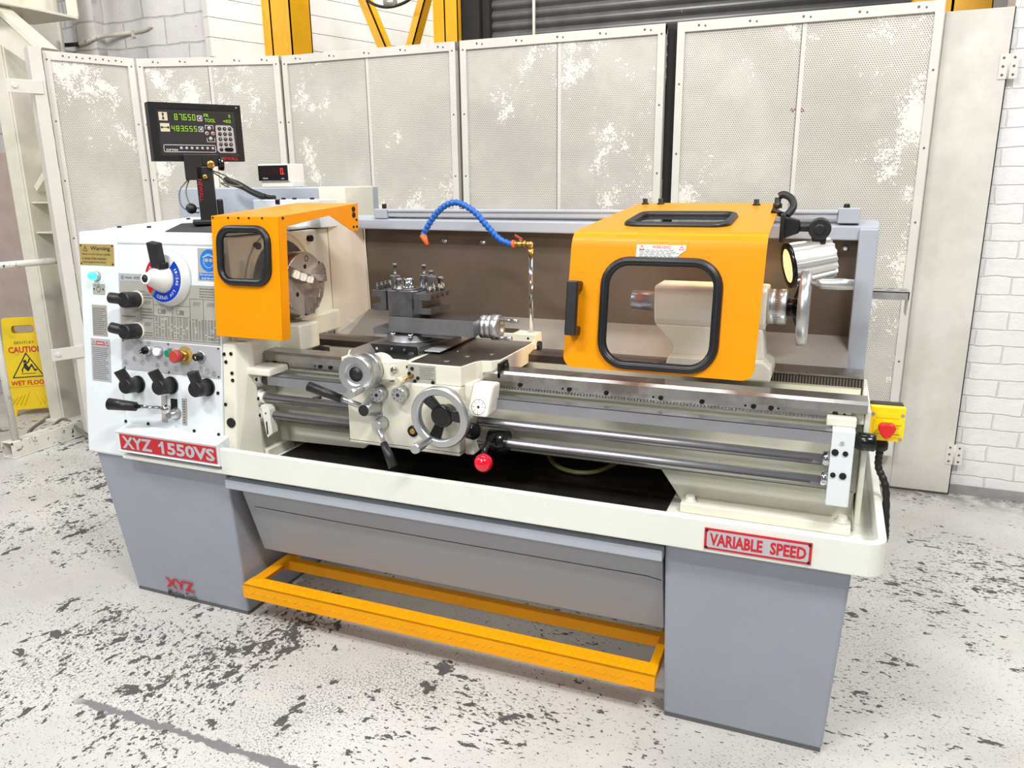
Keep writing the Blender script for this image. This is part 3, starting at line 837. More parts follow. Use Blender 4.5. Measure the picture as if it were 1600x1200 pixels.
m.hexa([g.p(-0.018, 0.036, 0.002), g.p(0.026, 0.036, 0.002), g.p(0.026, 0.058, 0.004), g.p(-0.018, 0.058, 0.004)],
       [g.p(-0.015, 0.034, 0.026), g.p(0.023, 0.034, 0.026), g.p(0.023, 0.054, 0.032), g.p(-0.015, 0.054, 0.032)])
m.build('dial_handle', dial, bevel=0.003, label='black dial handle')
# spindle control lever in its recess
m = MB('machine_white')
F = P(0.345, 0.760)
m.fbox(F, -0.035, 0.028, -0.042, 0.045, 0, 0.001)
m.use('bolt_black'); m.fbox(F, -0.020, 0.010, -0.030, 0.040, 0.001, 0.0018)
m.use('label_grey'); m.fbox(F, -0.060, -0.037, -0.045, 0.048, 0, 0.003); m.fbox(F, 0.031, 0.050, -0.045, 0.045, 0, 0.003)
m.use('ink'); lines(m, F.at(0, 0, .003), 0.036, 0.046, -0.04, 0.04, 9, 0.3, 3)
m.use('aluminium'); m.lathe(F.p(0.004, -0.010, 0.0015), F.n, [(0.022, 0), (0.016, 0.012), (0.013, 0.035)], 20)
m.use('chrome'); m.ball(F.p(0.003, 0.012, 0.045), 0.0155, 12)
m.cyl(F.p(-0.010, 0.013, 0.048), F.p(-0.110, 0.016, 0.075), 0.0075, n=14)
m.use('black_plastic'); m.cyl(F.p(-0.100, 0.015, 0.073), F.p(-0.192, 0.019, 0.098), 0.0155, 0.0205, n=18)
m.build('feed_lever', head, label='black gripped lever on chrome ball')

# model plate on its moulding
m = MB('machine_white')
sec = [(-0.030, 0.603), (-0.096, 0.606), (-0.103, 0.610), (-0.1, 0.615), (-0.1, 0.675), (-0.104, 0.682), (-0.048, 0.694), (-0.02, 0.694)]
Fs = Fr((0.124, 0, 0), (0, 1, 0), (0, 0, 1))
m.prism(Fs, sec, 0, 0.444)
mo = m.build('plate_moulding', head, bevel=0.002)
F = FX(0.352, -0.1004, 0.6475)
m = MB('plate_silver'); m.fbox(F, -0.213, 0.213, -0.031, 0.029, 0, 0.001)
m.use('red_plate'); m.fbox(F, -0.2105, 0.2105, -0.0285, 0.0265, 0.001, 0.0022)
m.use('plate_silver'); m.text(F.at(-0.133, -0.001, 0.0022), 'XYZ', 0.136, 0.044, bold=0.035); m.text(F.at(0.1035, -0.001, 0.0022), '550VS', 0.203, 0.044, bold=0.035)
m.poly(F, [(-0.024, -0.023), (-0.012, -0.023), (-0.012, 0.021), (-0.022, 0.021), (-0.025, 0.014), (-0.036, 0.008), (-0.036, -0.001), (-0.024, 0.004)], 0.0029)
m.build('model_plate', mo, label='red XYZ 1550VS plate with silver letters')
# ---- bed
m = MB('cream_paint')
m.box(0.61, 2.474, 0.16, 0.45, 0.69, 0.905)                     # body
m.box(0.61, 2.474, 0.125, 0.18, 0.89, 0.928)
Fb = FX(0, 0.16, 0)
m.prism(Fb, [(0.56, 0.60), (0.62, 0.60), (0.62, 0.622), (0.955, 0.632), (0.99, 0.66), (1.01, 0.70), (0.56, 0.70)], -0.28, 0.0)
m.prism(Fb, [(1.951, 0.70), (2.028, 0.592), (2.470, 0.592), (2.470, 0.70)], -0.28, 0.0)
m.box(2.026, 2.468, 0.102, 0.5, 0.592, 0.622)                    # foot flange
m.box(0.57, 0.64, 0.055, 0.2, 0.592, 0.625)
m.box(2.4742, 2.488, 0.12, 0.47, 0.62, 0.93)
bed = m.build('bed', L, bevel=0.004)
m = MB('way_steel')
F = Fr((0.612, 0, 0), (0, 1, 0), (0, 0, 1))
m.prism(F, [(0.105, 0.926), (0.185, 0.926), (0.185, 0.953), (0.172, 0.957), (0.116, 0.955), (0.105, 0.948)], 0, 1.866)
m.build('front_way', bed)
m = MB('dark_way'); m.prism(F, [(0.36, 0.93), (0.46, 0.93), (0.46, 0.954), (0.40, 0.960), (0.36, 0.953)], 0, 1.862)
m.use('cream_paint'); m.box(0.70, 2.47, 0.362, 0.455, 0.90, 0.9298)
m.use('bed_inside'); m.box(0.62, 2.16, 0.1855, 0.3618, 0.904, 0.9075)
m.build('rear_way', bed)
m = MB('milled_teeth'); m.box(2.10, 2.4745, 0.3575, 0.3605, 0.930, 0.9525); m.use('way_steel'); m.box(2.10, 2.4745, 0.359, 0.46, 0.9545, 0.9605)
m.build('serrated_strip', bed)
m = MB('way_steel'); m.box(0.64, 2.442, 0.118, 0.130, 0.907, 0.926)
m.use('bolt_black')
for x in (2.248, 2.404, 2.204, 2.07, 1.958, 1.803, 1.693, 1.541, 0.650, 0.834, 0.874): m.cyl((x, 0.119, 0.9165), (x, 0.1145, 0.9165), 0.0068, n=14)
for x in (2.266, 2.426, 2.183, 1.937, 1.673, 0.671, 0.813): m.cyl((x, 0.119, 0.9165), (x, 0.1172, 0.9165), 0.0032, n=10)
m.use('way_steel')
x = 0.645
while x < 2.44:
    m.box(x, x + 0.0045, 0.118, 0.130, 0.901, 0.9075); x += 0.0092
m.build('rack', bed)
m = MB('cream_paint')
for x, y in ((2.051, 0.125), (2.445, 0.125)):
    m.lathe((x, y, 0.6215), (0, 0, 1), [(0.020, 0), (0.020, 0.004), (0.0135, 0.005), (0.0135, 0.015), (0.011, 0.017)], 6 if False else 18)
m.build_each('foot_bolt', bed)
# lead screw, its cover, feed rods
m = MB('rod_steel'); m.box(0.668, 2.40, 0.052, 0.056, 0.856, 0.888); m.box(0.668, 2.40, 0.052, 0.085, 0.886, 0.889)
m.build('screw_cover', bed)
m = MB('screw_thread'); m.cyl((0.62, 0.072, 0.868), (2.40, 0.072, 0.868), 0.0165, n=20); m.build('lead_screw', bed)
for z in (0.806, 0.748):
    m = MB('rod_steel'); m.cyl((0.615, 0.07, z), (2.40, 0.07, z), 0.0145, n=24)
    m.use('dark_way'); m.box(0.64, 2.36, 0.0545, 0.058, z - 0.0025, z + 0.0025)
    m.build('feed_rod', bed)
m = MB('black_plastic'); m.cyl((0.70, 0.13, 0.772), (0.80, 0.155, 0.80), 0.005, n=10); m.build('trip_rod', bed)
# end bracket
m = MB('machine_white'); m.box(2.400, 2.4535, 0.05, 0.155, 0.692, 0.893)
eb = m.build('end_bracket', L, bevel=0.003)
m = MB('bolt_black')
for x, z, r in ((2.411, .836, .0085), (2.435, .835, .0065), (2.411, .776, .0065), (2.434, .776, .0085)): m.cyl((x, 0.051, z), (x, 0.047, z), r, n=16)
m.use('chrome'); m.cyl((2.425, 0.051, .862), (2.425, 0.047, .862), 0.005, n=12)
m.build_each('screw', eb)
for z in (0.810, 0.757):
    m = MB('chrome'); m.cyl((2.384, 0.07, z), (2.3995, 0.07, z), 0.020, n=22); m.build('rod_collar', eb)
m = MB('black_gloss'); m.lathe((2.4545, 0.10, 0.856), (1, 0, 0), [(0.020, 0), (0.020, 0.006), (0.023, 0.008), (0.023, 0.046), (0.020, 0.049), (0.0, 0.049)], 26)
m.build('rod_cap', eb)
m = MB('cream_paint'); m.box(2.385, 2.455, 0.085, 0.16, 0.893, 0.915); m.build('bracket_cap', eb, bevel=0.003)
m = MB('hose_clear')
m.tube([(1.50, 0.42, 0.70), (1.53, 0.36, 0.655), (1.58, 0.30, 0.615), (1.66, 0.27, 0.604), (1.74, 0.29, 0.612), (1.80, 0.36, 0.64), (1.84, 0.43, 0.69)], 0.0075, 10, smooth_path=6)
m.build('drain_hose', tray)

# ---- apron and saddle
m = MB('cream_paint')
m.hexa([(1.01, 0.0, 0.712), (1.394, 0.0, 0.712), (1.394, 0.10, 0.712), (1.01, 0.10, 0.712)], [(1.013, 0.0, 0.924), (1.399, 0.0, 0.924), (1.399, 0.10, 0.924), (1.013, 0.10, 0.924)])
m.box(1.394, 1.425, 0.03, 0.10, 0.71, 0.93)
ap = m.build('apron', L, bevel=0.006)
m = MB('black_line'); m.box(1.009, 1.395, -0.0008, 0.099, 0.7235, 0.7245); m.build('sump_seam', ap)
def index_disc(name, x, z, mat='aluminium', r=0.023, h=0.03):
    f = FX(x, 0, z); m = MB('aluminium'); m.lathe(f.o, f.n, [(r, 0), (r, h), (r - .002, h + .002), (0, h + .002)], 26)
    g = f.at(0, 0, h + .002); m.use('ink')
    m.lathe(g.o, f.n, [(0.0055, 0), (0.0055, 0.0015), (0, 0.0015)], 12)
    for k in range(8):
        a = 2 * PI * k / 8; m.text(g.at(0.0155 * math.cos(a), 0.0155 * math.sin(a)), 'ATPXNBZY'[k], 0.005, 0.006)
    m.build('index_disc', ap)
index_disc('d', 1.138, 0.886); index_disc('d', 1.211, 0.893)
m = MB('cream_paint')
f = FX(1.123, 0, 0.840); m.lathe(f.o, f.n, [(0.0125, 0), (0.0125, 0.001), (0, 0.001)], 20); m.use('ink'); m.ring(f, circ(0.0125, 20), 0.0008, 0.0012); m.lathe(f.o, f.n, [(0.0025, 0.0012), (0, 0.0016)], 8)
m.use('plate_silver'); f = FX(1.120, 0, 0.818); m.fbox(f, -0.017, 0.017, -0.009, 0.008, 0, 0.0012)
m.use('ink'); m.ring(f, [(-.016, -.008), (.016, -.008), (.016, .007), (-.016, .007)], 0.0008, 0.0016); m.ring(f, [(-.002, -.003), (.002, .003), (.006, -.003), (.010, .003), (.013, -.003)], 0.0016, 0.0016, closed=False); m.ring(f, [(-.012, .003), (-.006, -.003)], 0.002, 0.0016, closed=False)
m.build('feed_symbol', ap)
m = MB('bolt_black'); f = FX(1.240, 0, 0.776); m.lathe(f.o, f.n, [(0.017, 0), (0.017, 0.005), (0.010, 0.006)], 24)
m.use('brass'); m.lathe(f.p(0, 0, 0.004), f.n, [(0.0105, 0), (0.008, 0.003), (0, 0.003)], 18)
m.build('oil_sight', ap)
# feed levers
m = MB('aluminium'); f = FX(1.106, 0, 0.842)
m.lathe(f.o, f.n, [(0.031, 0), (0.030, 0.008), (0.020, 0.050), (0.0195, 0.056)], 30)
m.cyl(f.p(-0.008, 0.006, 0.040), f.p(-0.085, 0.030, 0.052), 0.0085, 0.0095, n=16)
m.use('black_plastic'); m.lathe(f.p(0, 0, 0.056), f.n, [(0.017, 0), (0.017, 0.002), (0.0, 0.002)], 22)
m.cyl(f.p(-0.080, 0.028, 0.051), f.p(-0.188, 0.060, 0.062), 0.0125, 0.0155, n=18)
m.build('half_nut_lever', ap)
m = MB('aluminium'); f = FX(1.137, 0, 0.792)
m.lathe(f.o, f.n, [(0.021, 0), (0.021, 0.016), (0.016, 0.036), (0.0155, 0.042), (0, 0.042)], 24)
m.cyl(f.p(0.002, -0.006, 0.034), f.p(0.034, -0.052, 0.052), 0.0075, n=14)
m.use('black_plastic'); m.cyl(f.p(0.028, -0.046, 0.050), f.p(0.070, -0.112, 0.068), 0.011, 0.0155, n=18)
m.build('feed_engage_lever', ap)
# carriage handwheel
W = FX(1.365, 0, 0.850)
m = MB('aluminium')
rim = [(0.066, 0.052), (0.068, 0.046), (0.086, 0.044), (0.0905, 0.050), (0.0905, 0.068), (0.086, 0.074), (0.070, 0.074), (0.066, 0.068), (0.066, 0.052)]
m.lathe(W.o, W.n, rim, 56)
hw = m.build('carriage_handwheel', L, label='silver carriage handwheel with black hub')
m = MB('black_gloss')
m.lathe(W.o, W.n, [(0.024, 0), (0.026, 0.030), (0.034, 0.040), (0.034, 0.054), (0.030, 0.058), (0.0, 0.058)], 30)
for a in (math.radians(128), math.radians(252), math.radians(5)):
    d = (math.cos(a), math.sin(a)); q = (-d[1], d[0])
    m.hexa([W.p(d[0] * .028 + q[0] * s, d[1] * .028 + q[1] * s, c) for s, c in ((-.014, .040), (.014, .040), (.014, .054), (-.014, .054))],
           [W.p(d[0] * .069 + q[0] * s, d[1] * .069 + q[1] * s, c) for s, c in ((-.018, .050), (.018, .050), (.018, .066), (-.018, .066))])
m.build('hub', hw, bevel=0.003)
m = MB('aluminium')
p = W.p(-0.030, -0.067, 0.070)
m.lathe(p, W.n, [(0.008, 0), (0.008, 0.012), (0.0105, 0.018), (0.0135, 0.050), (0.0145, 0.085), (0.013, 0.094), (0.0, 0.094)], 22)
m.build('handle', hw)
# thread chasing dial, black knob, red ball lever
m = MB('ivory')
F = FX(1.465, 0.0, 0)
m.hexa([(1.422, -0.01, 0.845), (1.488, -0.01, 0.845), (1.488, 0.07, 0.845), (1.422, 0.07, 0.845)], [(1.436, 0.015, 0.938), (1.500, 0.015, 0.938), (1.505, 0.06, 0.938), (1.44, 0.06, 0.938)])
td = m.build('thread_dial', ap, bevel=0.008)
F = Fr((1.4585, -0.0015, 0.873), (1, 0, 0), (0.13, 0.25, 0.93))
m = MB('ink'); m.ring(F, circ(0.022, 28), 0.0012, 0.001); m.lathe(F.o, F.n, [(0.004, 0.0), (0.004, 0.002), (0, 0.002)], 12)
for k in range(8):
    a = 2 * PI * k / 8; m.ring(F, [(0.012 * math.cos(a), 0.012 * math.sin(a)), (0.021 * math.cos(a), 0.021 * math.sin(a))], 0.0011, 0.001, closed=False)
m.build('dial_marks', td)
m = MB('black_gloss'); m.lathe((1.420, 0.0, 0.800), (1, -0.35, 0), [(0.020, 0), (0.0245, 0.004), (0.0245, 0.030), (0.022, 0.034), (0.0, 0.034)], 26)
m.build('pump_knob', ap)
m = MB('black_gloss'); m.cyl((1.462, 0.07, 0.750), (1.518, 0.07, 0.750), 0.036, n=26)
m.tube([(1.488, 0.04, 0.775), (1.488, 0.0, 0.770), (1.492, -0.04, 0.755), (1.497, -0.058, 0.738)], 0.0085, 12, smooth_path=4)
m.use('red_ball'); m.ball((1.498, -0.062, 0.729), 0.0265, 14)
m.build('clutch_lever', L, label='red ball clutch lever')
# saddle
m = MB('cream_paint')
FT0 = FT(0, 0, 0.925)
sad = [(0.992, 0.012), (1.399, 0.012), (1.412, 0.085), (1.425, 0.105), (1.452, 0.112), (1.475, 0.135), (1.475, 0.46), (0.955, 0.46), (0.955, 0.11), (0.992, 0.045)]
m.prism(FT0, sad, 0.0, 0.058)
m.use('dark_way'); m.prism(FT0, [(1.232, 0.018), (1.396, 0.018), (1.409, 0.09), (1.422, 0.108), (1.450, 0.116), (1.469, 0.14), (1.469, 0.455), (1.232, 0.455)], 0.058, 0.0605)
m.use('rod_steel'); m.prism(FT0, [(0.996, 0.05), (1.06, 0.05), (1.06, 0.4), (0.96, 0.4), (0.96, 0.115)], 0.058, 0.0605)
sa = m.build('saddle', L, bevel=0.003)
m = MB('rod_steel')
for x, y in ((1.33, 0.06), (1.30, 0.2), (1.42, 0.19), (1.36, 0.14)): m.lathe((x, y, 0.985), (0, 0, 1), [(0.010, 0), (0.009, 0.0015), (0, 0.0015)], 16)
m.use('bolt_black'); m.cyl((1.474, 0.15, 0.962), (1.488, 0.15, 0.962), 0.012, n=14); m.box(1.474, 1.482, 0.105, 0.17, 0.935, 0.978)
m.build_each('saddle_screw', sa)
F = FX(1.270, 0.0115, 0.951)
m = MB('label_grey'); m.fbox(F, -0.058, 0.046, -0.0285, 0.0285, 0, 0.0012); m.use('bolt_black')
for a, b in ((-.050, .020), (.038, -.021), (-.030, .016), (-.012, -.012), (-.022, -.022), (-.040, .0)): m.cyl(F.p(a, b, .001), F.p(a, b, .004), 0.0055, n=10)
m.use('ink_soft'); lines(m, F.at(0, 0, .0012), -0.005, 0.042, -0.015, 0.024, 7, 0.35, 3)
m.use('brass'); m.cyl(F.p(-0.030, -0.006, 0), F.p(-0.042, -0.010, 0.045), 0.006, n=12); m.use('cream_label'); m.cyl(F.p(-0.041, -0.010, 0.042), F.p(-0.046, -0.012, 0.062), 0.0125, n=16)
m.build('oil_pump_plate', sa, label='grey plate with brass oil plunger')
# cross slide handwheel
W = FX(1.110, 0.012, 0.962)
m = MB('cream_paint')
m.hexa([W.p(0.015, -0.035, 0), W.p(0.118, -0.035, 0), W.p(0.118, 0.030, 0), W.p(0.015, 0.030, 0)], [W.p(-0.03, -0.028, 0.045), W.p(0.070, -0.030, 0.030), W.p(0.072, 0.028, 0.030), W.p(-0.03, 0.026, 0.045)])
m.lathe(W.p(0.030, 0, 0), W.n, [(0.047, 0), (0.047, 0.022)], 28)
m.use('chrome'); m.cyl(W.p(0.085, 0.004, 0.020), W.p(0.082, 0.004, 0.036), 0.009, n=16)
m.build('screw_bearing', sa, bevel=0.003)
m = MB('aluminium')
m.lathe(W.p(0, 0, 0.03), W.n, [(0.052, 0), (0.052, 0.028), (0.048, 0.029), (0.048, 0.032), (0.0565, 0.033), (0.0565, 0.075), (0.054, 0.080), (0.034, 0.080), (0.031, 0.072), (0.022, 0.072)], 48)
m.use('black_plastic'); m.lathe(W.p(0, 0, 0.100), W.n, [(0.022, 0), (0.022, 0.004), (0.0, 0.005)], 26)
cw = m.build('cross_slide_handwheel', L, label='silver cross slide handwheel and dial')
m = MB('aluminium'); m.lathe(W.p(0.026, -0.038, 0.108), W.n, [(0.006, 0), (0.006, 0.006), (0.0105, 0.012), (0.0125, 0.045), (0.0135, 0.068), (0.0, 0.068)], 20)
m.build('handle', cw)
# cross slide
m = MB('tool_steel'); m.box(1.056, 1.215, 0.10, 0.50, 0.984, 1.006)
m.use('slide_steel'); m.box(1.056, 1.215, 0.10, 0.40, 1.006, 1.010)
m.use('plate_silver'); m.box(1.216, 1.272, 0.13, 0.21, 0.992, 0.996); m.use('dark_way'); m.box(1.216, 1.268, 0.21, 0.47, 0.99, 0.995)
cs_ = m.build('cross_slide', L, bevel=0.002)
F = FX(1.128, 0.098, 0.995)
m = MB('black_plastic')
m.prism(F, [(-0.080, 0.018), (0.082, 0.018), (0.082, -0.034), (0.030, -0.034), (0.026, -0.010), (-0.060, -0.010)], 0, 0.006)
m.prism(Fr((1.165, 0.03, 0.985), (1, 0, 0), (0, 1, 0)), [(-0.085, 0.0), (0.045, 0.0), (0.045, 0.07), (-0.075, 0.07)], 0, 0.003)
m.use('chrome')
for a in (-0.055, -0.003, 0.042): m.cyl(F.p(a, 0.006, .006), F.p(a, 0.006, .010), 0.0045, n=12)
m.cyl(F.p(0.064, -0.008, .006), F.p(0.064, -0.008, .009), 0.010, n=16)
m.build('way_wiper', cs_, label='black wiper plate')
# swivel and compound slide
m = MB('slide_steel'); m.lathe((1.128, 0.205, 1.009), (0, 0, 1), [(0.078, 0), (0.078, 0.008), (0.074, 0.009), (0.074, 0.026)], 48)
m.use('chrome'); m.cyl((1.10, 0.145, 1.03), (1.10, 0.145, 1.042), 0.009, n=14); m.cyl((1.165, 0.14, 1.03), (1.165, 0.14, 1.042), 0.009, n=14)
sw = m.build('swivel_base', L)
m = MB('slide_steel')
m.box(1.015, 1.30, 0.165, 0.275, 1.030, 1.050); m.box(1.085, 1.38, 0.145, 0.30, 1.044, 1.092)
m.use('dark_way'); m.box(1.19, 1.38, 0.145, 0.30, 1.092, 1.0935)
cp = m.build('compound_slide', L, bevel=0.004)
m = MB('aluminium')
m.lathe((1.375, 0.222, 1.064), (1, 0, 0), [(0.036, 0), (0.036, 0.016), (0.034, 0.017), (0.036, 0.018), (0.036, 0.034), (0.034, 0.035), (0.0395, 0.037), (0.0395, 0.058), (0.037, 0.061), (0.026, 0.061), (0.022, 0.052), (0.0, 0.052)], 40)
dl = m.build('compound_dial', cp)
m = MB('chrome')
for y, z in ((0.245, 1.083), (0.192, 1.038)): m.lathe((1.434, y, z), (1, 0, 0), [(0.004, 0), (0.004, 0.012), (0.0055, 0.014), (0.0065, 0.05), (0.0055, 0.053), (0, 0.053)], 14)
m.build_each('crank_peg', cp)
# quick-change tool post
m = MB('tool_steel')
FZ = FT(1.125, 0.205, 1.092)
m.prism(FZ, [(-0.042, -0.052), (0.042, -0.052), (0.058, -0.036), (0.058, 0.042), (0.042, 0.055), (-0.042, 0.055), (-0.055, 0.042), (-0.055, -0.036)], 0, 0.082)
m.lathe((1.125, 0.205, 1.174), (0, 0, 1), [(0.045, 0), (0.045, 0.004), (0, 0.004)], 30)
tp = m.build('tool_post', L, bevel=0.004, label='steel quick-change tool post with holders')
m = MB('chrome'); m.lathe((1.130, 0.205, 1.178), (0, 0, 1), [(0.024, 0), (0.024, 0.005), (0.017, 0.006), (0.017, 0.026), (0.013, 0.031), (0, 0.031)], 24)
m.build('centre_nut', tp)
def holder(name, x0, x1, y0, y1, mat, open_side):
    m = MB(mat)
    z0 = 1.107; zm0, zm1, z1 = 1.127, 1.150, 1.170
    if open_side > 0: xs = (x0, x0 + 0.026); m.box(x0, x1, y0, y1, z0, zm0 - .002); m.box(x0, x1, y0, y1, zm1, z1); m.box(xs[0] + .0005, xs[1], y0 + .001, y1 - .001, z0 + .001, z1 - .001)
    else: m.box(x0, x1, y0, y1, z0, zm0 - .002); m.box(x0, x1, y0, y1, zm1, z1); m.box(x1 - 0.022, x1 - .0005, y0 + .001, y1 - .001, z0 + .001, z1 - .001)
    k = 4
    for i in range(k):
        yy = y0 + (i + 0.5) * (y1 - y0) / k; xx = (x0 + 0.045) if open_side > 0 else x0 + 0.014
        m.lathe((xx, yy, z1), (0, 0, 1), [(0.0065, 0), (0.0065, 0.014), (0.0055, 0.015), (0.0055, 0.022), (0, 0.022)], 8)
        m.use('bolt_black'); m.cyl((x1 - .001 if open_side > 0 else x0 + .001, yy, 1.158), (x1 + .0012 if open_side > 0 else x0 - .0012, yy, 1.158), 0.005, n=10); m.use(mat)
    return m.build('tool_holder', tp, bevel=0.0015)
holder('h', 1.184, 1.242, 0.135, 0.265, 'tool_steel', 1)
holder('h', 1.018, 1.069, 0.165, 0.265, 'tool_steel', -1)
m = MB('tool_steel')
for x, y, zt, w in ((1.095, 0.185, 1.255, .018), (1.176, 0.225, 1.250, .016), (1.212, 0.205, 1.235, .017)):
    m.lathe((x, y, 1.172), (0, 0, 1), [(w * .8, 0), (w * .8, 0.006), (w * .55, 0.012), (w * .6, 0.028), (w, 0.042), (w, 0.046), (0.0055, 0.046), (0.0055, zt - 1.180), (0.008, zt - 1.180), (0.008, zt - 1.172), (0, zt - 1.172)], 16)
for x, y in ((1.120, 0.165), (1.160, 0.24), (1.225, 0.24)): m.lathe((x, y, 1.172), (0, 0, 1), [(0.013, 0), (0.013, 0.008), (0.009, 0.010), (0.009, 0.030), (0.011, 0.031), (0.011, 0.040), (0, 0.041)], 14)
m.build_each('clamp_stud', tp)

# ---- chuck
AY, AZ = 0.28, 1.163
m = MB('chuck_steel')
m.lathe((0.577, AY, AZ), (1, 0, 0), [(0.085, 0), (0.085, 0.016), (0.108, 0.018), (0.110, 0.022), (0.110, 0.100), (0.107, 0.104)], 64)
m.use('turned_steel'); m.lathe((0.681, AY, AZ), (1, 0, 0), [(0.107, 0), (0.107, 0.0002), (0.024, 0.0002)], 64)
m.use('bolt_black'); m.lathe((0.678, AY, AZ), (1, 0, 0), [(0.0245, 0), (0, 0)], 24)
for a in (90, 210, 330):
    a = math.radians(a); m.cyl((0.680, AY + 0.06 * math.cos(a), AZ + 0.06 * math.sin(a)), (0.6822, AY + 0.06 * math.cos(a), AZ + 0.06 * math.sin(a)), 0.008, n=12)
m.use('cream_label'); m.ring(FR(0.6814, AY + .012, AZ + 0.086), circ(0.009, 18), 0.003, 0.0006)
ch = m.build('chuck', L, label='three-jaw steel chuck')
for a in (150, 30, 270):
    a = math.radians(a); d = V3((0, math.cos(a), math.sin(a))); q = V3((0, -math.sin(a), math.cos(a))); o = V3((0.681, AY, AZ))
    m = MB('chuck_steel')
    for r0, r1, hgt, w in ((0.016, 0.042, 0.060, 0.013), (0.042, 0.062, 0.046, 0.015), (0.062, 0.082, 0.032, 0.016), (0.082, 0.104, 0.018, 0.016)):
        w0 = 0.004 if r0 < 0.02 else w
        m.hexa([o + d * r0 - q * w0, o + d * r1 - q * w, o + d * r1 + q * w, o + d * r0 + q * w0],
               [p + V3((hgt, 0, 0)) for p in (o + d * r0 - q * w0, o + d * r1 - q * w, o + d * r1 + q * w, o + d * r0 + q * w0)])
    m.use('bolt_black'); m.hexa([o + d * .1 - q * .02, o + d * .1085 - q * .02, o + d * .1085 + q * .02, o + d * .1 + q * .02],
           [p + V3((.0012, 0, 0)) for p in (o + d * .1 - q * .02, o + d * .1085 - q * .02, o + d * .1085 + q * .02, o + d * .1 + q * .02)])
    m.build('jaw', ch, bevel=0.0015)

# ---- tailstock
m = MB('cream_paint')
Ft = Fr((1.909, 0, 0), (0, 1, 0), (0, 0, 1))
m.prism(Ft, [(0.225, 1.118), (0.218, 1.150), (0.215, 1.206), (0.223, 1.214), (0.337, 1.214), (0.345, 1.206), (0.345, 1.118), (0.335, 1.100), (0.235, 1.100)], 0, 0.302)
F = FX(0, 0.232, 0)
m.prism(F, [(1.910, 1.102), (2.205, 1.102), (2.215, 1.015), (1.962, 1.015), (1.966, 1.042)], -0.10, 0)
m.prism(F, [(1.958, 1.018), (2.215, 1.018), (2.236, 1.000), (2.236, 0.962), (1.950, 0.962), (1.952, 1.000)], -0.16, 0.03)
ts = m.build('tailstock', L, bevel=0.006)
m = MB('rod_steel'); m.lathe((1.832, AY, AZ - .004), (1, 0, 0), [(0.012, 0.0), (0.027, 0.0), (0.029, 0.003), (0.029, 0.09)], 36)
m.use('bolt_black'); m.lathe((1.8335, AY, AZ - .004), (1, 0, 0), [(0.0125, 0), (0, 0.004)], 18)
m.build('quill', ts)
m = MB('aluminium'); m.lathe((2.210, AY, AZ - .004), (1, 0, 0), [(0.048, 0), (0.048, 0.018), (0.047, 0.0185), (0.047, 0.020), (0.0485, 0.021), (0.0485, 0.048), (0.046, 0.051), (0, 0.051)], 44)
m.use('ink')
for k in range(40):
    a = 2 * PI * k / 40; c = (math.cos(a), math.sin(a)); r = 0.0487
    m.hexa([(x, AY + r * c[0] - c[1] * .0005, AZ - .004 + r * c[1] + c[0] * .0005) for x in (2.231, 2.240)] + [(x, AY + r * c[0] + c[1] * .0005, AZ - .004 + r * c[1] - c[0] * .0005) for x in (2.240, 2.231)],
           [(x, AY + r * 1.004 * c[0] - c[1] * .0005, AZ - .004 + r * 1.004 * c[1] + c[0] * .0005) for x in (2.231, 2.240)] + [(x, AY + r * 1.004 * c[0] + c[1] * .0005, AZ - .004 + r * 1.004 * c[1] - c[0] * .0005) for x in (2.240, 2.231)])
m.build('tailstock_dial', ts)
m = MB('aluminium'); m.lathe((2.290, AY, AZ - .004), (1, 0, 0), [(0.092, 0.0), (0.098, 0.0), (0.103, 0.004), (0.103, 0.024), (0.098, 0.028), (0.092, 0.028), (0.089, 0.022), (0.089, 0.006), (0.092, 0.0)], 64)
tw = m.build('tailstock_handwheel', L, label='silver tailstock handwheel with black hub')
m = MB('black_gloss'); m.lathe((2.262, AY, AZ - .004), (1, 0, 0), [(0.024, 0), (0.026, 0.018), (0.034, 0.022), (0.034, 0.046), (0.0, 0.048)], 28)
for a in (60, 180, 300):
    a = math.radians(a); d = V3((0, math.cos(a), math.sin(a))); q = V3((0, -math.sin(a), math.cos(a))); o = V3((2.275, AY, AZ - .004))
    m.hexa([o + d * .022 - q * .012, o + d * .022 + q * .012, o + d * .022 + q * .012 + V3((.026, 0, 0)), o + d * .022 - q * .012 + V3((.026, 0, 0))],
           [o + V3((.020, 0, 0)) + d * .092 - q * .015, o + V3((.020, 0, 0)) + d * .092 + q * .015, o + V3((.036, 0, 0)) + d * .092 + q * .015, o + V3((.036, 0, 0)) + d * .092 - q * .015])
m.build('hub', tw, bevel=0.002)
m = MB('aluminium'); m.lathe((2.316, AY - 0.055, AZ + 0.070), (1, 0, 0), [(0.0055, 0), (0.0055, 0.012), (0.010, 0.014), (0.0145, 0.030), (0.0155, 0.070), (0.013, 0.105), (0.0, 0.106)], 22)
m.build('handle', tw)
# ---- chuck guard
m = MB('yellow_paint')
GF = Fr((0, -0.03, 1.03), (1, 0, 0), (0, 0.08, 1))
cgv = lambda z: (z - 1.03) * 1.0032
win = rrect(0.185, 0.163, 0.042, 6, 0.676, cgv(1.2855))
m.plate(GF, [(0.549, -0.001), (0.809, -0.001), (0.809, cgv(1.405)), (0.552, cgv(1.405))], [win], 0.003)
m.add([(0.552, 0.0, 1.4055), (0.810, 0.0, 1.4045), (0.810, 0.44, 1.431), (0.552, 0.44, 1.433), (0.552, 0.003, 1.402), (0.807, 0.003, 1.401), (0.807, 0.44, 1.428), (0.552, 0.44, 1.430)],
      [(0, 1, 2, 3), (7, 6, 5, 4), (0, 4, 5, 1), (3, 2, 6, 7), (0, 3, 7, 4), (1, 5, 6, 2)])
S = Fr((0.809, 0, 0), (0, 1, 0), (0, 0, 1))
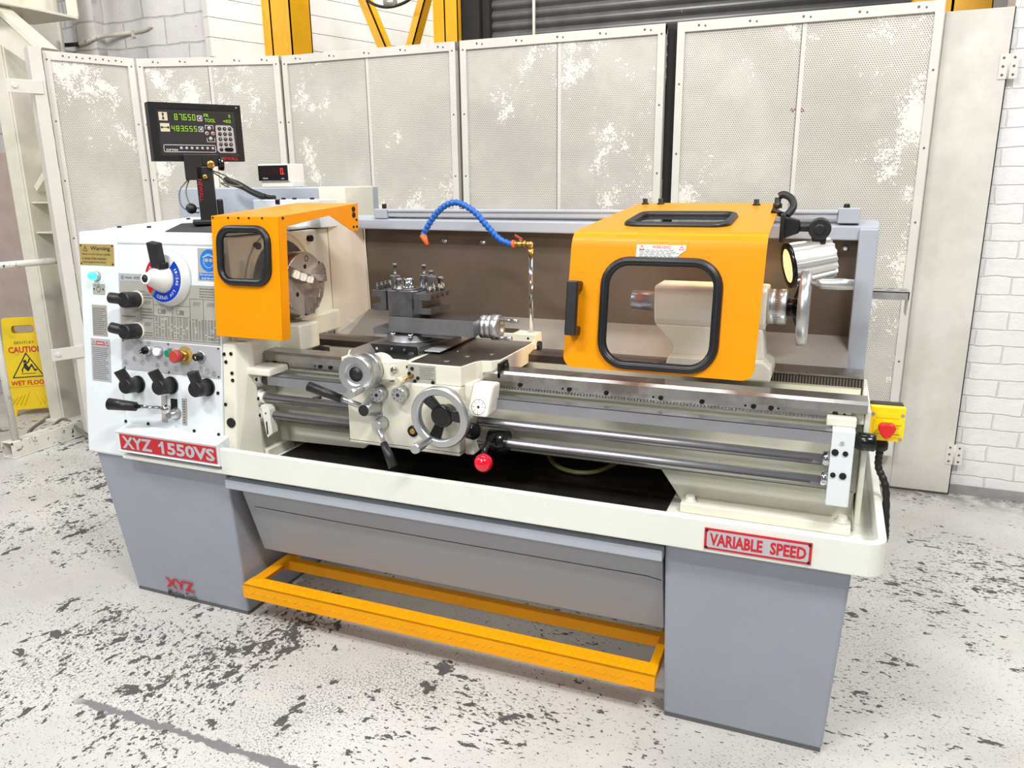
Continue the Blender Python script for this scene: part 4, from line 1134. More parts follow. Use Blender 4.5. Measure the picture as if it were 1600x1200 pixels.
m.plate(S, [(-0.03, 1.029), (0.012, 1.029), (0.036, 1.372), (0.263, 1.397), (0.392, 1.338), (0.432, 1.338), (0.437, 1.430), (0.0, 1.4045)], [], 0.003)
S2 = Fr((0.555, 0, 0), (0, 1, 0), (0, 0, 1))
m.plate(S2, [(0.0, 1.375), (0.42, 1.375), (0.42, 1.431), (0.0, 1.405)], [], 0.003)
cg = m.build('chuck_guard', L, bevel=0.0012, label='yellow chuck guard')
m = MB('rubber_black'); m.tube([GF.p(a, b, 0.002) for a, b in win], 0.0118, 12, closed=True); m.build('window_seal', cg)
m = MB('window_clear'); m.prism(GF, rrect(0.180, 0.158, 0.04, 6, 0.676, cgv(1.2855)), -0.003, 0.0); m.build('window_pane', cg)
m = MB('bolt_black')
for y, z, r in ((.405, 1.412, .009), (.405, 1.392, .009), (.40, 1.352, .004), (.42, 1.352, .004), (.42, 1.375, .004), (.02, 1.399, .004)): m.cyl((0.8085, y, z), (0.812, y, z), r, n=12)
for x in (0.56, 0.62, 0.66, 0.70, 0.75): m.cyl((x, -0.0005, 1.400), (x, -0.003, 1.400), 0.003, n=8)
m.build_each('rivet', cg)

# ---- tailstock guard (one folded sheet)
m = MB('yellow_paint')
TF = Fr((0, -0.03, 1.02), (1, 0, 0), (0, 0.154, 1))
tgv = lambda z: (z - 1.02) * 1.0118
TR_ = Fr((0, 0.05, 1.372), (1, 0, 0), (0, 0.57, 0.053))
trv = lambda y: (y - 0.05) * 1.0043
vt = tgv(1.335)
win1 = rrect(0.286, 0.265, 0.062, 8, 1.968, tgv(1.1685))
low = []
for k in range(7):
    a = PI + PI / 2 * k / 6; low.append((1.722 + 0.03 + 0.03 * math.cos(a), 0.03 + 0.03 * math.sin(a)))
for k in range(7):
    a = 1.5 * PI + PI / 2 * k / 6; low.append((2.211 - 0.03 + 0.03 * math.cos(a), 0.03 + 0.03 * math.sin(a)))
m.plate(TF, low + [(2.217, vt), (1.728, vt)], [win1], 0.003)
win2 = rrect(0.262, 0.215, 0.035, 6, 1.973, trv(0.240))
m.plate(TR_, [(1.732, 0), (2.218, 0), (2.205, trv(0.63)), (1.765, trv(0.63))], [win2], 0.003)
pa = TF.p(0, vt); pb = TR_.p(0, 0); da = TF.v; db = TR_.v
prof = []
q0, q3 = V3((pa.y, pa.z, 0)), V3((pb.y, pb.z, 0)); q1 = q0 + V3((da.y, da.z, 0)) * 0.018; q2 = q3 - V3((db.y, db.z, 0)) * 0.018
for k in range(9):
    t = k / 8; prof.append(q0 * (1 - t) ** 3 + q1 * 3 * t * (1 - t) ** 2 + q2 * 3 * t * t * (1 - t) + q3 * t ** 3)
vs = []
for k, p in enumerate(prof):
    t = k / 8; xl = 1.728 + 0.004 * t; xr = 2.217 + 0.001 * t
    vs += [(xl, p.x, p.y), (xr, p.x, p.y), (xr, p.x + .002, p.y - .0026), (xl, p.x + .002, p.y - .0026)]
fs = []
for k in range(8):
    for i in range(4): fs.append((4 * k + i, 4 * k + (i + 1) % 4, 4 * k + 4 + (i + 1) % 4, 4 * k + 4 + i))
m.add(vs, fs, smooth=False)
tg = m.build('tailstock_guard', L, label='yellow tailstock guard with rounded top')
for p in tg.data.polygons: pass
m = MB('rubber_black'); m.tube([TF.p(a, b, 0.002) for a, b in win1], 0.0118, 12, closed=True)
m.tube([TF.p(a, b, 0.012) for a, b in win1], 0.004, 8, closed=True); m.build('window_seal', tg)
m = MB('rubber_black'); m.tube([TR_.p(a, b, 0.002) for a, b in win2], 0.0105, 12, closed=True); m.build('window_seal', tg)
m = MB('window_clear'); m.prism(TF, rrect(0.280, 0.259, 0.06, 8, 1.968, tgv(1.1685)), -0.003, 0.0); m.build('window_pane', tg)
m = MB('window_clear'); m.prism(TR_, rrect(0.256, 0.209, 0.033, 6, 1.973, trv(0.240)), -0.003, 0.0); m.build('window_pane', tg)
m = MB('black_plastic')
h0, h1 = tgv(1.115), tgv(1.235)
m.fbox(TF, 1.736, 1.766, h0 - .010, h0 + .014, 0, 0.040); m.fbox(TF, 1.736, 1.766, h1 - .014, h1 + .010, 0, 0.040)
m.fbox(TF, 1.736, 1.766, h0 - .010, h1 + .010, 0.032, 0.050)
m.use('dark_gap'); m.fbox(TF, 1.741, 1.761, h0 - .0105, h0, 0.008, 0.044)
m.build('handle', tg, bevel=0.004, label='black pull handle')
m = MB('bolt_black')
for x, y in ((1.79, .60), (1.84, .60), (2.137, .575)):
    v = trv(y); m.lathe(TR_.p(x, v), TR_.n, [(0.012, 0), (0.012, 0.003), (0.008, 0.004), (0.008, 0.017), (0, 0.017)], 12)
m.build_each('roof_bolt', tg)
F = TF.at(1.965, tgv(1.3265), 0.0)
m = MB('white_ink')
lab = [(-0.064, -0.017), (0.040, -0.017), (0.046, -0.008), (0.052, -0.004), (0.060, 0.002), (0.061, 0.0145), (-0.063, 0.0145)]
m.prism(F, lab, 0.0005, 0.0016)
m.use('red_print'); g = F.at(0, 0, 0.0016); m.text(g.at(0, 0.009), 'WARNING', 0.046, 0.008, bold=0.01)
for a in (-0.050, 0.050): m.ring(g, [(a - .006, 0.003), (a + .006, 0.003), (a, 0.013)], 0.0012); m.quad(g, a - .0006, a + .0006, 0.005, 0.010)
m.use('ink_soft'); lines(m, g, -0.056, 0.046, -0.0155, 0.003, 5, 0.4, 12)
m.build('warning_label', tg, label='torn white WARNING label')

# ---- splash guard at the rear
m = MB('splash_grey')
m.hexa([(0.60, 0.655, 1.330), (2.487, 0.655, 1.313), (2.487, 0.73, 1.313), (0.60, 0.73, 1.330)], [(0.60, 0.655, 1.366), (2.487, 0.655, 1.356), (2.487, 0.73, 1.372), (0.60, 0.73, 1.378)])
m.box(2.4335, 2.487, 0.64, 0.73, 0.60, 1.350)
sg = m.build('splash_guard', L, bevel=0.004)
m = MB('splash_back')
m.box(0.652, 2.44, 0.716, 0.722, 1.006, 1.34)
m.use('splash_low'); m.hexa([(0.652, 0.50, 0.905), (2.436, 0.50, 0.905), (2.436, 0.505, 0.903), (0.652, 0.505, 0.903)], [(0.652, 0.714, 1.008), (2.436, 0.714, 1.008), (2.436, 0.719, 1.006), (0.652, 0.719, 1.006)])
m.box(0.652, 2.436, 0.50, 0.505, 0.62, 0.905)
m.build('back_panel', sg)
m = MB('end_cream')
m.hexa([(0.577, 0.575, 0.915), (0.580, 0.575, 0.915), (0.648, 0.690, 0.915), (0.644, 0.690, 0.915)], [(0.577, 0.575, 1.02), (0.580, 0.575, 1.02), (0.652, 0.716, 1.003), (0.648, 0.718, 1.003)])
m.hexa([(0.577, 0.575, 1.02), (0.580, 0.575, 1.02), (0.652, 0.716, 1.003), (0.648, 0.718, 1.003)], [(0.577, 0.575, 1.36), (0.580, 0.575, 1.36), (0.652, 0.71, 1.345), (0.648, 0.712, 1.345)])
m.use('ivory'); m.tube([(0.653, 0.706, 1.33), (0.655, 0.712, 1.17), (0.656, 0.716, 1.003), (0.652, 0.69, 0.915)], 0.0022, 6)
m.build('end_panel', sg)
m = MB('chrome')
for x, z in ((1.00, 1.285), (1.16, 1.283), (1.55, 1.30), (2.40, 1.285)): m.lathe((x, 0.716, z), (0, -1, 0), [(0.011, 0), (0.011, 0.002), (0.006, 0.003), (0.006, 0.012), (0, 0.012)], 12)
m.build_each('panel_bolt', sg)
m = MB('splash_grey'); m.box(0.79, 2.37, 0.665, 0.70, 1.374, 1.398); m.box(0.79, 2.37, 0.660, 0.705, 1.392, 1.402)
sl = m.build('guard_rail', sg, bevel=0.003)
m = MB('splash_grey'); m.box(0.735, 0.79, 0.655, 0.71, 1.368, 1.404); m.box(2.37, 2.432, 0.655, 0.71, 1.364, 1.410)
m.use('bolt_black')
for x in (0.768, 2.392): m.cyl((x, 0.68, 1.404), (x, 0.68, 1.422), 0.009, n=12)
m.build_each('rail_block', sg, bevel=0.003)
m = MB('galvanised')
m.box(2.484, 2.596, 0.735, 0.83, 1.150, 1.153); m.hexa([(2.590, 0.735, 1.08), (2.593, 0.735, 1.08), (2.593, 0.80, 1.08), (2.590, 0.80, 1.08)], [(2.593, 0.735, 1.152), (2.596, 0.735, 1.152), (2.596, 0.83, 1.152), (2.593, 0.83, 1.152)])
m.box(2.484, 2.596, 0.735, 0.737, 1.128, 1.153)
m.use('dark_gap')
for x, y in ((2.50, 0.80), (2.53, 0.76), (2.54, 0.81), (2.57, 0.77)): m.box(x, x + 0.02, y, y + 0.006, 1.1532, 1.1534)
m.build('slotted_bracket', sg, label='galvanised slotted angle bracket')

# ---- coolant block, pipe and hose
m = MB('cream_paint'); m.hexa([(1.20, 0.405, 0.960), (1.482, 0.405, 0.960), (1.482, 0.47, 0.960), (1.20, 0.47, 0.960)], [(1.20, 0.41, 1.012), (1.478, 0.41, 1.008), (1.478, 0.475, 1.008), (1.20, 0.475, 1.012)])
m.box(1.19, 1.235, 0.36, 0.41, 0.986, 1.02)
m.use('dark_way'); m.box(1.20, 1.40, 0.412, 0.474, 1.010, 1.0135)
cb = m.build('coolant_block', L, bevel=0.004)
m = MB('bolt_black'); m.cyl((1.476, 0.435, 0.968), (1.490, 0.435, 0.968), 0.016, n=14); m.cyl((1.455, 0.4095, 0.996), (1.455, 0.4075, 0.996), 0.004, n=8); m.build('plug', cb)
CX, CY = 1.450, 0.452
m = MB('chrome'); m.cyl((CX, CY, 1.008), (CX, CY, 1.268), 0.0072, n=18); cpipe = m.build('coolant_pipe', L)
m = MB('brass')
m.cyl((CX, CY, 1.262), (CX, CY, 1.285), 0.0095, n=16); m.cyl((CX, CY, 1.285), (CX, CY, 1.302), 0.0078, n=14); m.ball((CX, CY, 1.300), 0.0092, 10)
m.cyl((CX, CY, 1.300), (1.428, CY, 1.300), 0.0078, n=14); m.cyl((1.434, CY, 1.300), (1.422, CY, 1.300), 0.0115, n=8); m.cyl((1.424, CY, 1.300), (1.392, CY, 1.300), 0.0085, n=14); m.cyl((1.400, CY, 1.300), (1.392, CY, 1.300), 0.0105, n=8)
m.cyl((1.414, CY, 1.305), (1.414, CY, 1.318), 0.0045, n=10)
m.use('red_faded'); m.hexa([(1.394, CY - .004, 1.326), (1.418, CY - .005, 1.312), (1.418, CY + .005, 1.312), (1.394, CY + .004, 1.326)], [(1.395, CY - .004, 1.331), (1.420, CY - .005, 1.318), (1.420, CY + .005, 1.318), (1.395, CY + .004, 1.331)])
m.build('brass_valve', cpipe, label='brass tap with red lever')
path = [(1.388, CY, 1.300), (1.372, CY, 1.301), (1.336, CY, 1.317), (1.294, CY, 1.358), (1.248, CY, 1.404), (1.19, CY, 1.432), (1.142, CY, 1.422), (1.10, CY, 1.388), (1.064, CY, 1.340), (1.055, CY, 1.322)]
pts = [V3(p) for p in path]; dense = []
for i in range(len(pts) - 1):
    p1, p2 = pts[i], pts[i + 1]; p0 = pts[i - 1] if i else p1 * 2 - p2; p3 = pts[i + 2] if i + 2 < len(pts) else p2 * 2 - p1
    for k in range(14):
        t = k / 14; dense.append(0.5 * ((2 * p1) + (-p0 + p2) * t + (2 * p0 - 5 * p1 + 4 * p2 - p3) * t * t + (-p0 + 3 * p1 - 3 * p2 + p3) * t ** 3))
dense.append(pts[-1])
ln = [0.0]
for a, b in zip(dense, dense[1:]): ln.append(ln[-1] + (b - a).length)
N = 27; segl = ln[-1] / N
def bead(t):
    u = (t * N) % 1.0
    return 0.0088 + 0.0050 * (u ** 2 if u < 0.8 else (1 - u) * 3.2)
even = []; j = 0; K = N * 7
for i in range(K + 1):
    s = ln[-1] * i / K
    while j < len(ln) - 2 and ln[j + 1] < s: j += 1
    even.append(dense[j].lerp(dense[j + 1], (s - ln[j]) / max(1e-9, ln[j + 1] - ln[j])))
m = MB('hose_blue'); m.tube(even, bead, 16)
ho = m.build('segmented_hose', cpipe, label='blue segmented coolant hose')
m = MB('nozzle_orange'); m.cyl((1.054, CY, 1.325), (1.071, CY - .004, 1.290), 0.0125, 0.006, n=18); m.cyl((1.393, CY, 1.300), (1.385, CY, 1.300), 0.0125, n=16)
m.use('black_line'); m.cyl((1.0709, CY - .004, 1.2902), (1.0712, CY - .0041, 1.2895), 0.0045, n=12)
m.build('hose_nozzle', cpipe, label='orange nozzle')

# ---- rear casing behind the headstock
m = MB('splash_grey')
m.box(-0.27, 0.58, 0.70, 0.95, 0.62, 1.4865)
rc = m.build('rear_casing', L, bevel=0.005)
m = MB('cream_paint'); m.box(0.463, 0.585, 0.692, 0.9, 0.9, 1.4868); m.build('rear_block', rc, bevel=0.004)
m = MB('machine_white'); m.box(0.30, 0.60, 0.50, 0.62, 1.34, 1.442); m.use('bolt_black')
for x in (0.42, 0.47, 0.55): m.cyl((x, 0.53, 1.442), (x, 0.53, 1.449), 0.009, n=10)
m.box(0.405, 0.425, 0.497, 0.51, 1.425, 1.444)
m.build('motor_box', rc, bevel=0.004)
m = MB('cable_black')
m.tube([(0.075, 0.62, 1.517), (0.10, 0.60, 1.516), (0.17, 0.58, 1.500), (0.25, 0.56, 1.470), (0.31, 0.555, 1.448)], lambda t: 0.013 - 0.002 * t, 12, smooth_path=6)
m.tube([(0.06, 0.64, 1.508), (0.12, 0.62, 1.497), (0.20, 0.60, 1.478), (0.30, 0.58, 1.452), (0.34, 0.58, 1.448)], 0.009, 10, smooth_path=6)
m.build('cable_conduit', rc)
# ================================================================ accessories standing on the lathe
# ---- digital readout on its post
R = thing('digital_readout', (0.33, 0.205, 1.366), 'black digital readout with green digits on a square post above the headstock', 'digital readout')
U = V3((0.54, 0.84, 0)).normalized()
D = Fr((0.327, 0.22, 1.674), U, (0, 0, 1))
m = MB('bezel_black')
m.fbox(D, -0.147, 0.153, -0.0965, 0.0915, -0.050, -0.004)
scr = rrect(0.256, 0.1475, 0.006, 3, 0.0055, -0.002)
m.plate(D, [(-0.147, -0.0965), (0.153, -0.0965), (0.153, 0.0915), (-0.147, 0.0915)], [scr], 0.008)
m.use('red_print'); m.text(D.at(0.1005, -0.0865), 'NEWALL', 0.058, 0.0115)
m.use('plate_silver'); m.poly(D, [(0.136, 0.080), (0.1425, 0.083), (0.136, 0.086)], 0.0006)
ho = m.build('housing', R, bevel=0.0015)
S = D.at(0, 0, -0.0035)
m = MB('screen_dark'); m.prism(S, scr, -0.0005, 0.0)
m.use('black_line'); m.quad(S, -0.088, 0.004, 0.034, 0.0595, 0.0003); m.quad(S, -0.084, 0.004, -0.0005, 0.020, 0.0003); m.quad(S, 0.024, 0.120, 0.030, 0.0625, 0.0003)
m.use('digit_green')
seven(m, S, -0.0675, 0.0368, 0.0095, 0.0195, '87', 0.0155, 0.002); seven(m, S, -0.0385, 0.0368, 0.0095, 0.0195, '.650', 0.0142, 0.002)
seven(m, S, -0.0800, 0.0010, 0.0095, 0.0175, '483', 0.0145, 0.002); seven(m, S, -0.0372, 0.0010, 0.0095, 0.0175, '.555', 0.0142, 0.002)
m.text(S.at(0.036, 0.0545), 'FR', 0.016, 0.0105, bold=0.01); m.text(S.at(0.047, 0.0385), 'TOOL', 0.035, 0.012, bold=0.01); m.text(S.at(0.1135, 0.0545), '0', 0.006, 0.0115, bold=0.01); m.text(S.at(0.104, 0.0375), '<02', 0.026, 0.0105, bold=0.01)
m.use('cream_label'); m.quad(S, -0.1165, -0.0895, 0.034, 0.0605, 0.0004); m.quad(S, -0.1150, -0.0860, -0.001, 0.0255, 0.0004)
m.use('ink'); m.quad(S, -0.1045, -0.1015, 0.041, 0.054, 0.0006); m.quad(S, -0.110, -0.091, 0.0108, 0.0135, 0.0006)
for a, b in ((-.103, .0405), (-.103, .0545), (-.1105, .0122), (-.0905, .0122)): m.poly(S, circ(0.0038, 12, a, b), 0.0006)
m.use('key_pad'); m.poly(S, rrect(0.0175, 0.019, 0.002, 3, 0.0135, 0.0445), 0.0005); m.poly(S, rrect(0.0165, 0.018, 0.002, 3, 0.0140, 0.0090), 0.0005)
m.use('white_ink')
m.ring(S, rrect(0.168, 0.0225, 0.004, 3, -0.0275, -0.0545), 0.0013)
m.text(S.at(-0.086, -0.0595), 'DP700', 0.036, 0.0062)
m.ring(S, [(0.029, 0.010), (0.029, 0.022), (0.055, 0.022), (0.055, 0.010)], 0.001, closed=False); m.ring(S, [(0.031, -0.019), (0.031, -0.0315), (0.057, -0.0315), (0.057, -0.019)], 0.001, closed=False)
m.use('ink')
for b in (0.0445, 0.009): m.poly(S, circ(0.0066, 14, 0.0135, b), 0.0008)
m.use('white_ink')
for b in (0.0445, 0.009): m.poly(S, [(0.0095, b), (0.0165, b - .004), (0.0165, b + .004)], 0.0010)
m.use('digit_red')
for a, b in ((.017, -.0655), (.033, -.0655), (.044, -.0435)): m.poly(S, circ(0.0016, 8, a, b), 0.0010)
m.build('screen', ho, label='dark screen with green numerals')
m = MB('key_pad'); m.prism(S, [(0.062, -0.060), (0.070, -0.0675), (0.122, -0.0675), (0.125, -0.0645), (0.122, 0.014), (0.113, 0.0235), (0.066, 0.0235), (0.063, 0.0205)], 0.0, 0.001)
m.build('keypad_plate', ho)
m = MB('black_gloss')
for r in range(4):
    for c in range(3): m.lathe(S.p(0.0755 + c * 0.0172, 0.0125 - r * 0.0172, 0.0008), S.n, [(0.0065, 0), (0.0058, 0.002), (0, 0.0024)], 14)
m.lathe(S.p(0.0755, -0.0565, 0.0008), S.n, [(0.0065, 0), (0.0058, 0.002), (0, 0.0024)], 14); m.prism(S, rrect(0.030, 0.0125, 0.006, 4, 0.1015, -0.0565), 0.0008, 0.0028)
m.use('key_pad')
for r in range(4):
    for c in range(3): m.text(S.at(0.0755 + c * 0.0172, 0.0125 - r * 0.0172, 0.0030), '789456123.0-'[r * 3 + c], 0.003, 0.0045)
for a, b in ((0.042, 0.013), (0.0325, -0.004), (0.0525, -0.004), (0.0435, -0.021)): m.lathe(S.p(a, b, 0.0), S.n, [(0.0068, 0), (0.006, 0.002), (0, 0.0024)], 14)
m.use('key_pad')
for k in range(7): m.lathe(S.p(-0.056 + k * 0.0172, -0.0535, 0.0), S.n, [(0.0052, 0), (0.0046, 0.0016), (0, 0.002)], 12)
m.use('red_faded')
for a in (0.0325, 0.0525): m.poly(S, circ(0.0035, 10, a, -0.004), 0.0026)
m.build('buttons', ho)
m = MB('black_plastic')
PF = Fr((0.335, 0.225, 1.366), (0.72, 0.69, 0), (0, 0, 1))
m.fbox(PF, -0.028, 0.028, 0.0, 0.195, -0.028, 0.028)
m.use('red_print'); m.text(PF.at(-0.018, 0.115, 0.0285).rot(-PI / 2), 'NEWALL', 0.075, 0.012)
po = m.build('post', R, bevel=0.004)
m = MB('black_plastic'); m.fbox(PF, -0.055, 0.052, 0.0, 0.016, -0.05, 0.05); m.fbox(PF, 0.030, 0.050, 0.012, 0.085, -0.024, 0.020); m.build('base_flange', R, bevel=0.004)
m = MB('black_plastic'); m.fbox(PF, -0.062, -0.006, 0.15, 0.235, -0.03, 0.028); m.fbox(PF, -0.03, 0.05, 0.195, 0.235, -0.02, 0.022)
m.use('brass'); m.lathe(PF.p(0.022, 0.200, 0.030), PF.n, [(0.014, 0), (0.014, 0.010), (0.008, 0.013), (0, 0.013)], 16); m.cyl(PF.p(0.0, 0.160, 0.028), PF.p(0.0, 0.160, 0.036), 0.008, n=12)
m.use('black_gloss'); m.lathe(PF.p(0.046, 0.205, 0.005), PF.u, [(0.022, 0), (0.026, 0.006), (0.026, 0.02), (0, 0.022)], 10)
m.build('tilt_clamp', R, bevel=0.003, label='black tilt clamp with brass bolt')
m = MB('cable_grey')
a0 = PF.p(-0.03, 0.16, 0.0)
m.tube([PF.p(-0.052, 0.155, 0.0), PF.p(-0.085, 0.115, 0.0), PF.p(-0.085, 0.065, 0.01), PF.p(-0.055, 0.045, 0.01), PF.p(-0.032, 0.04, 0.0)], 0.0024, 8, smooth_path=6)
m.tube([PF.p(-0.05, 0.155, 0.0), PF.p(-0.066, 0.11, 0.0), PF.p(-0.055, 0.065, 0.01), PF.p(-0.03, 0.055, 0.0)], 0.0022, 8, smooth_path=6)
m.use('cable_black'); m.ball(PF.p(-0.055, 0.055, 0.01), 0.018, 8)
m.use('cable_grey')
m.tube([PF.p(0.028, 0.175, -0.01), PF.p(0.055, 0.155, -0.02), PF.p(0.075, 0.125, -0.02), PF.p(0.05, 0.14, -0.02), PF.p(0.09, 0.13, -0.03), PF.p(0.12, 0.128, -0.1), PF.p(0.13, 0.13, -0.22)], 0.0024, 8, smooth_path=6)
m.tube([PF.p(0.028, 0.18, -0.01), PF.p(0.065, 0.165, -0.02), PF.p(0.095, 0.145, -0.03), PF.p(0.12, 0.132, -0.1)], 0.0022, 8, smooth_path=6)
m.build('cables', R)

# ---- spindle speed display
T = thing('tachometer', (0.26, 0.74, 1.487), 'small white-cased tachometer box with red digit on the grey casing behind headstock', 'display')
m = MB('ivory'); m.box(0.180, 0.330, 0.705, 0.79, 1.487, 1.512); m.box(0.172, 0.322, 0.700, 0.80, 1.510, 1.5775)
tb_ = m.build('case', T, bevel=0.003)
F = FX(0.247, 0.6995, 1.5425)
m = MB('bezel_black'); m.fbox(F, -0.072, 0.072, -0.030, 0.029, 0, 0.003)
m.use('digit_dim')
for k in range(4): seven(m, F, -0.048 + k * 0.0205, -0.006, 0.013, 0.024, '8', 0.02, 0.0026, 0.0034)
m.use('digit_red'); seven(m, F, 0.0385, -0.006, 0.013, 0.024, '0', 0.02, 0.0032, 0.0034); m.quad(F, 0.0545, 0.0575, -0.006, -0.003, 0.0034)
m.use('white_ink'); m.text(F.at(-0.038, -0.021, 0.003), 'TEMPA', 0.026, 0.0055); m.text(F.at(0.048, -0.0225, 0.003), 'RPM', 0.014, 0.004)
m.build('display_panel', T, label='black panel with red digit')

# ---- halogen work lamp
W = thing('work_lamp', (2.30, 0.42, 1.20), 'ribbed aluminium work lamp glowing warm beside the yellow tailstock guard', 'lamp')
c1 = V3((2.247, 0.398, 1.258)); c0 = V3((2.372, 0.437, 1.283)); ax = (c0 - c1).normalized()
t = V3((0, 0, 1)); sx = ax.cross(t).normalized(); sz = sx.cross(ax)
m = MB('lamp_aluminium'); n = 96; base = []
def rad(k): return 1.0 if (k % 6) in (0, 1, 2) else 0.885
rings = []
for h, r in ((0.008, 0.0625), (0.06, 0.060), (0.124, 0.0555)):
    rings.append([c1 + ax * h + (sx * math.cos(2 * PI * k / n) + sz * math.sin(2 * PI * k / n)) * r * rad(k) for k in range(n)])
vs = [p for r in rings for p in r]; fs = []
for i in range(2):
    for k in range(n): fs.append((i * n + k, i * n + (k + 1) % n, (i + 1) * n + (k + 1) % n, (i + 1) * n + k))
fs.append(tuple(2 * n + k for k in range(n))); m.add(vs, fs)
m.use('bolt_black'); m.cyl(c1 + ax * 0.122, c1 + ax * 0.142, 0.004, n=8)
lh = m.build('lamp_head', W)
m = MB('black_gloss'); m.lathe(c1, ax, [(0.055, 0.002), (0.055, 0.0), (0.064, 0.0), (0.064, 0.012), (0.055, 0.012)], 40); m.build('lens_ring', W)
m = MB('lamp_glow'); m.lathe(c1 + ax * 0.004, -ax, [(0.056, 0), (0.040, 0.004), (0.0, 0.006)], 36); m.build('lens', W, label='glowing warm lens')
m = MB('black_plastic')
m.box(2.222, 2.234, 0.36, 0.46, 1.325, 1.405)
m.hexa([(2.234, 0.38, 1.335), (2.234, 0.45, 1.335), (2.234, 0.45, 1.395), (2.234, 0.38, 1.395)], [(2.272, 0.40, 1.35), (2.272, 0.435, 1.35), (2.272, 0.435, 1.385), (2.272, 0.40, 1.385)])
m.cyl((2.270, 0.42, 1.366), (2.305, 0.42, 1.366), 0.013, n=16)
m.cyl((2.325, 0.392, 1.362), (2.325, 0.446, 1.362), 0.030, n=30); m.cyl((2.325, 0.386, 1.362), (2.325, 0.393, 1.362), 0.014, n=20)
m.hexa([(2.308, 0.40, 1.300), (2.342, 0.40, 1.300), (2.342, 0.44, 1.300), (2.308, 0.44, 1.300)], [(2.305, 0.40, 1.345), (2.345, 0.40, 1.345), (2.345, 0.44, 1.345), (2.305, 0.44, 1.345)])
m.build('swivel_bracket', W, bevel=0.004)
m = MB('cable_black')
m.tube([(2.232, 0.43, 1.395), (2.246, 0.45, 1.412), (2.248, 0.47, 1.428), (2.238, 0.49, 1.444), (2.218, 0.50, 1.453), (2.205, 0.50, 1.448)], 0.0105, 12, smooth_path=8)
m.lathe((2.203, 0.50, 1.415), (0, 0, 1), [(0.013, 0), (0.013, 0.012), (0.009, 0.015), (0.009, 0.03)], 12)
m.use('bolt_black'); m.cyl((2.225, 0.40, 1.40), (2.195, 0.40, 1.413), 0.008, n=10)
m.build('conduit', W)

# ---- emergency stop box on the tailstock end
E_ = thing('emergency_stop', (2.532, 0.23, 0.80), 'yellow emergency stop box with red button on the right-hand end of the lathe', 'emergency stop')
F = Fr((2.532, 0.2, 0.8775), (1, 0.05, 0), (0, 0, 1))
m = MB('black_plastic'); m.fbox(F, -0.040, 0.040, -0.044, 0.047, -0.060, -0.026)
m.fbox(F, -0.055, -0.030, -0.03, 0.03, -0.058, -0.050)
bx = m.build('back_shell', E_, bevel=0.004)
m = MB('estop_yellow'); m.fbox(F, -0.041, 0.041, -0.045, 0.044, -0.028, 0.0); m.fbox(F, -0.026, 0.028, 0.017, 0.029, 0, 0.0015); m.fbox(F, -0.032, 0.034, -0.034, 0.013, 0, 0.0015)
m.use('galvanised')
for a in (-.035, .035):
    for b in (-.038, .026): m.lathe(F.p(a, b, 0), F.n, [(0.0048, 0), (0.0048, 0.0012), (0, 0.0012)], 12)
m.use('ink'); m.text(F.at(0.021, -0.001, 0.0016), 'EMERGENCY', 0.026, 0.0045); m.text(F.at(0.023, -0.008, 0.0016), 'STOP', 0.011, 0.0045)
m.ring(F, [(-.030, -.026), (-.012, -.026)], 0.001, 0.002, closed=False); m.ring(F, [(.010, -.026), (.032, -.026)], 0.001, 0.002, closed=False)
m.build('front_cover', E_, bevel=0.003)
m = MB('estop_yellow'); m.lathe(F.p(-0.002, -0.008, 0), F.n, [(0.017, 0), (0.017, 0.010)], 20)
m.use('red_button')
tri = []
for k in range(36):
    a = 2 * PI * k / 36; tri.append((0.0205 + 0.0022 * math.cos(3 * (a - PI / 2 + PI)), a))
for h0, h1, s0, s1 in ((0.010, 0.016, 0.75, 1.0), (0.016, 0.030, 1.0, 0.97), (0.030, 0.036, 0.97, 0.8)):
    m.add([F.p(-0.002 + r * s0 * math.cos(a), -0.008 + r * s0 * math.sin(a), h0) for r, a in tri] + [F.p(-0.002 + r * s1 * math.cos(a), -0.008 + r * s1 * math.sin(a), h1) for r, a in tri],
          [(i, (i + 1) % 36, 36 + (i + 1) % 36, 36 + i) for i in range(36)], smooth=True)
m.add([F.p(-0.002 + r * .8 * math.cos(a), -0.008 + r * .8 * math.sin(a), 0.036) for r, a in tri], [tuple(range(36))])
m.build('stop_button', E_, label='red stop button')
m = MB('black_plastic'); m.lathe(F.p(-0.006, -0.045, -0.028), (0, 0, -1), [(0.0165, 0), (0.0165, 0.012), (0.019, 0.013), (0.019, 0.030), (0.014, 0.036)], 10); m.build('cable_gland', E_)
m = MB('cable_black'); p = F.p(-0.006, -0.078, -0.028)
pts = [p, p + V3((0.001, 0.0, -0.05)), V3((2.547, 0.212, 0.70)), V3((2.5565, 0.20, 0.60)), V3((2.560, 0.22, 0.55)), V3((2.556, 0.30, 0.50)), V3((2.54, 0.45, 0.46)), V3((2.50, 0.60, 0.44))]
m.tube(pts, lambda t: 0.0092 + 0.0007 * math.sin(t * 900), 12, smooth_path=24)
m.build('flexible_conduit', E_)
# ================================================================ the workshop
def struct(m, name, **k):
    o = m.build(name, **k); o['kind'] = 'structure'; return o
m = MB('worn_floor_paint'); m.box(-8, 8, -8, 8, -0.1, 0.0); struct(m, 'floor')
m = MB('brick_white'); m.box(2.988, 8.0, 2.135, 2.335, 0, 4.2); wr = struct(m, 'wall_right')
m = MB('skirting_grey'); m.box(2.988, 8.0, 2.128, 2.136, 0, 0.048); struct(m, 'baseboard_right')
m = MB('brick_old'); m.box(-8.0, -1.36, 2.32, 2.52, 0, 4.2); m.box(-2.56, -2.36, 2.25, 2.33, 2.0, 4.2); struct(m, 'wall_back')
m = MB('pink_wall'); m.box(-8.0, -2.42, 2.28, 2.3198, 0, 1.75); struct(m, 'wall_left')
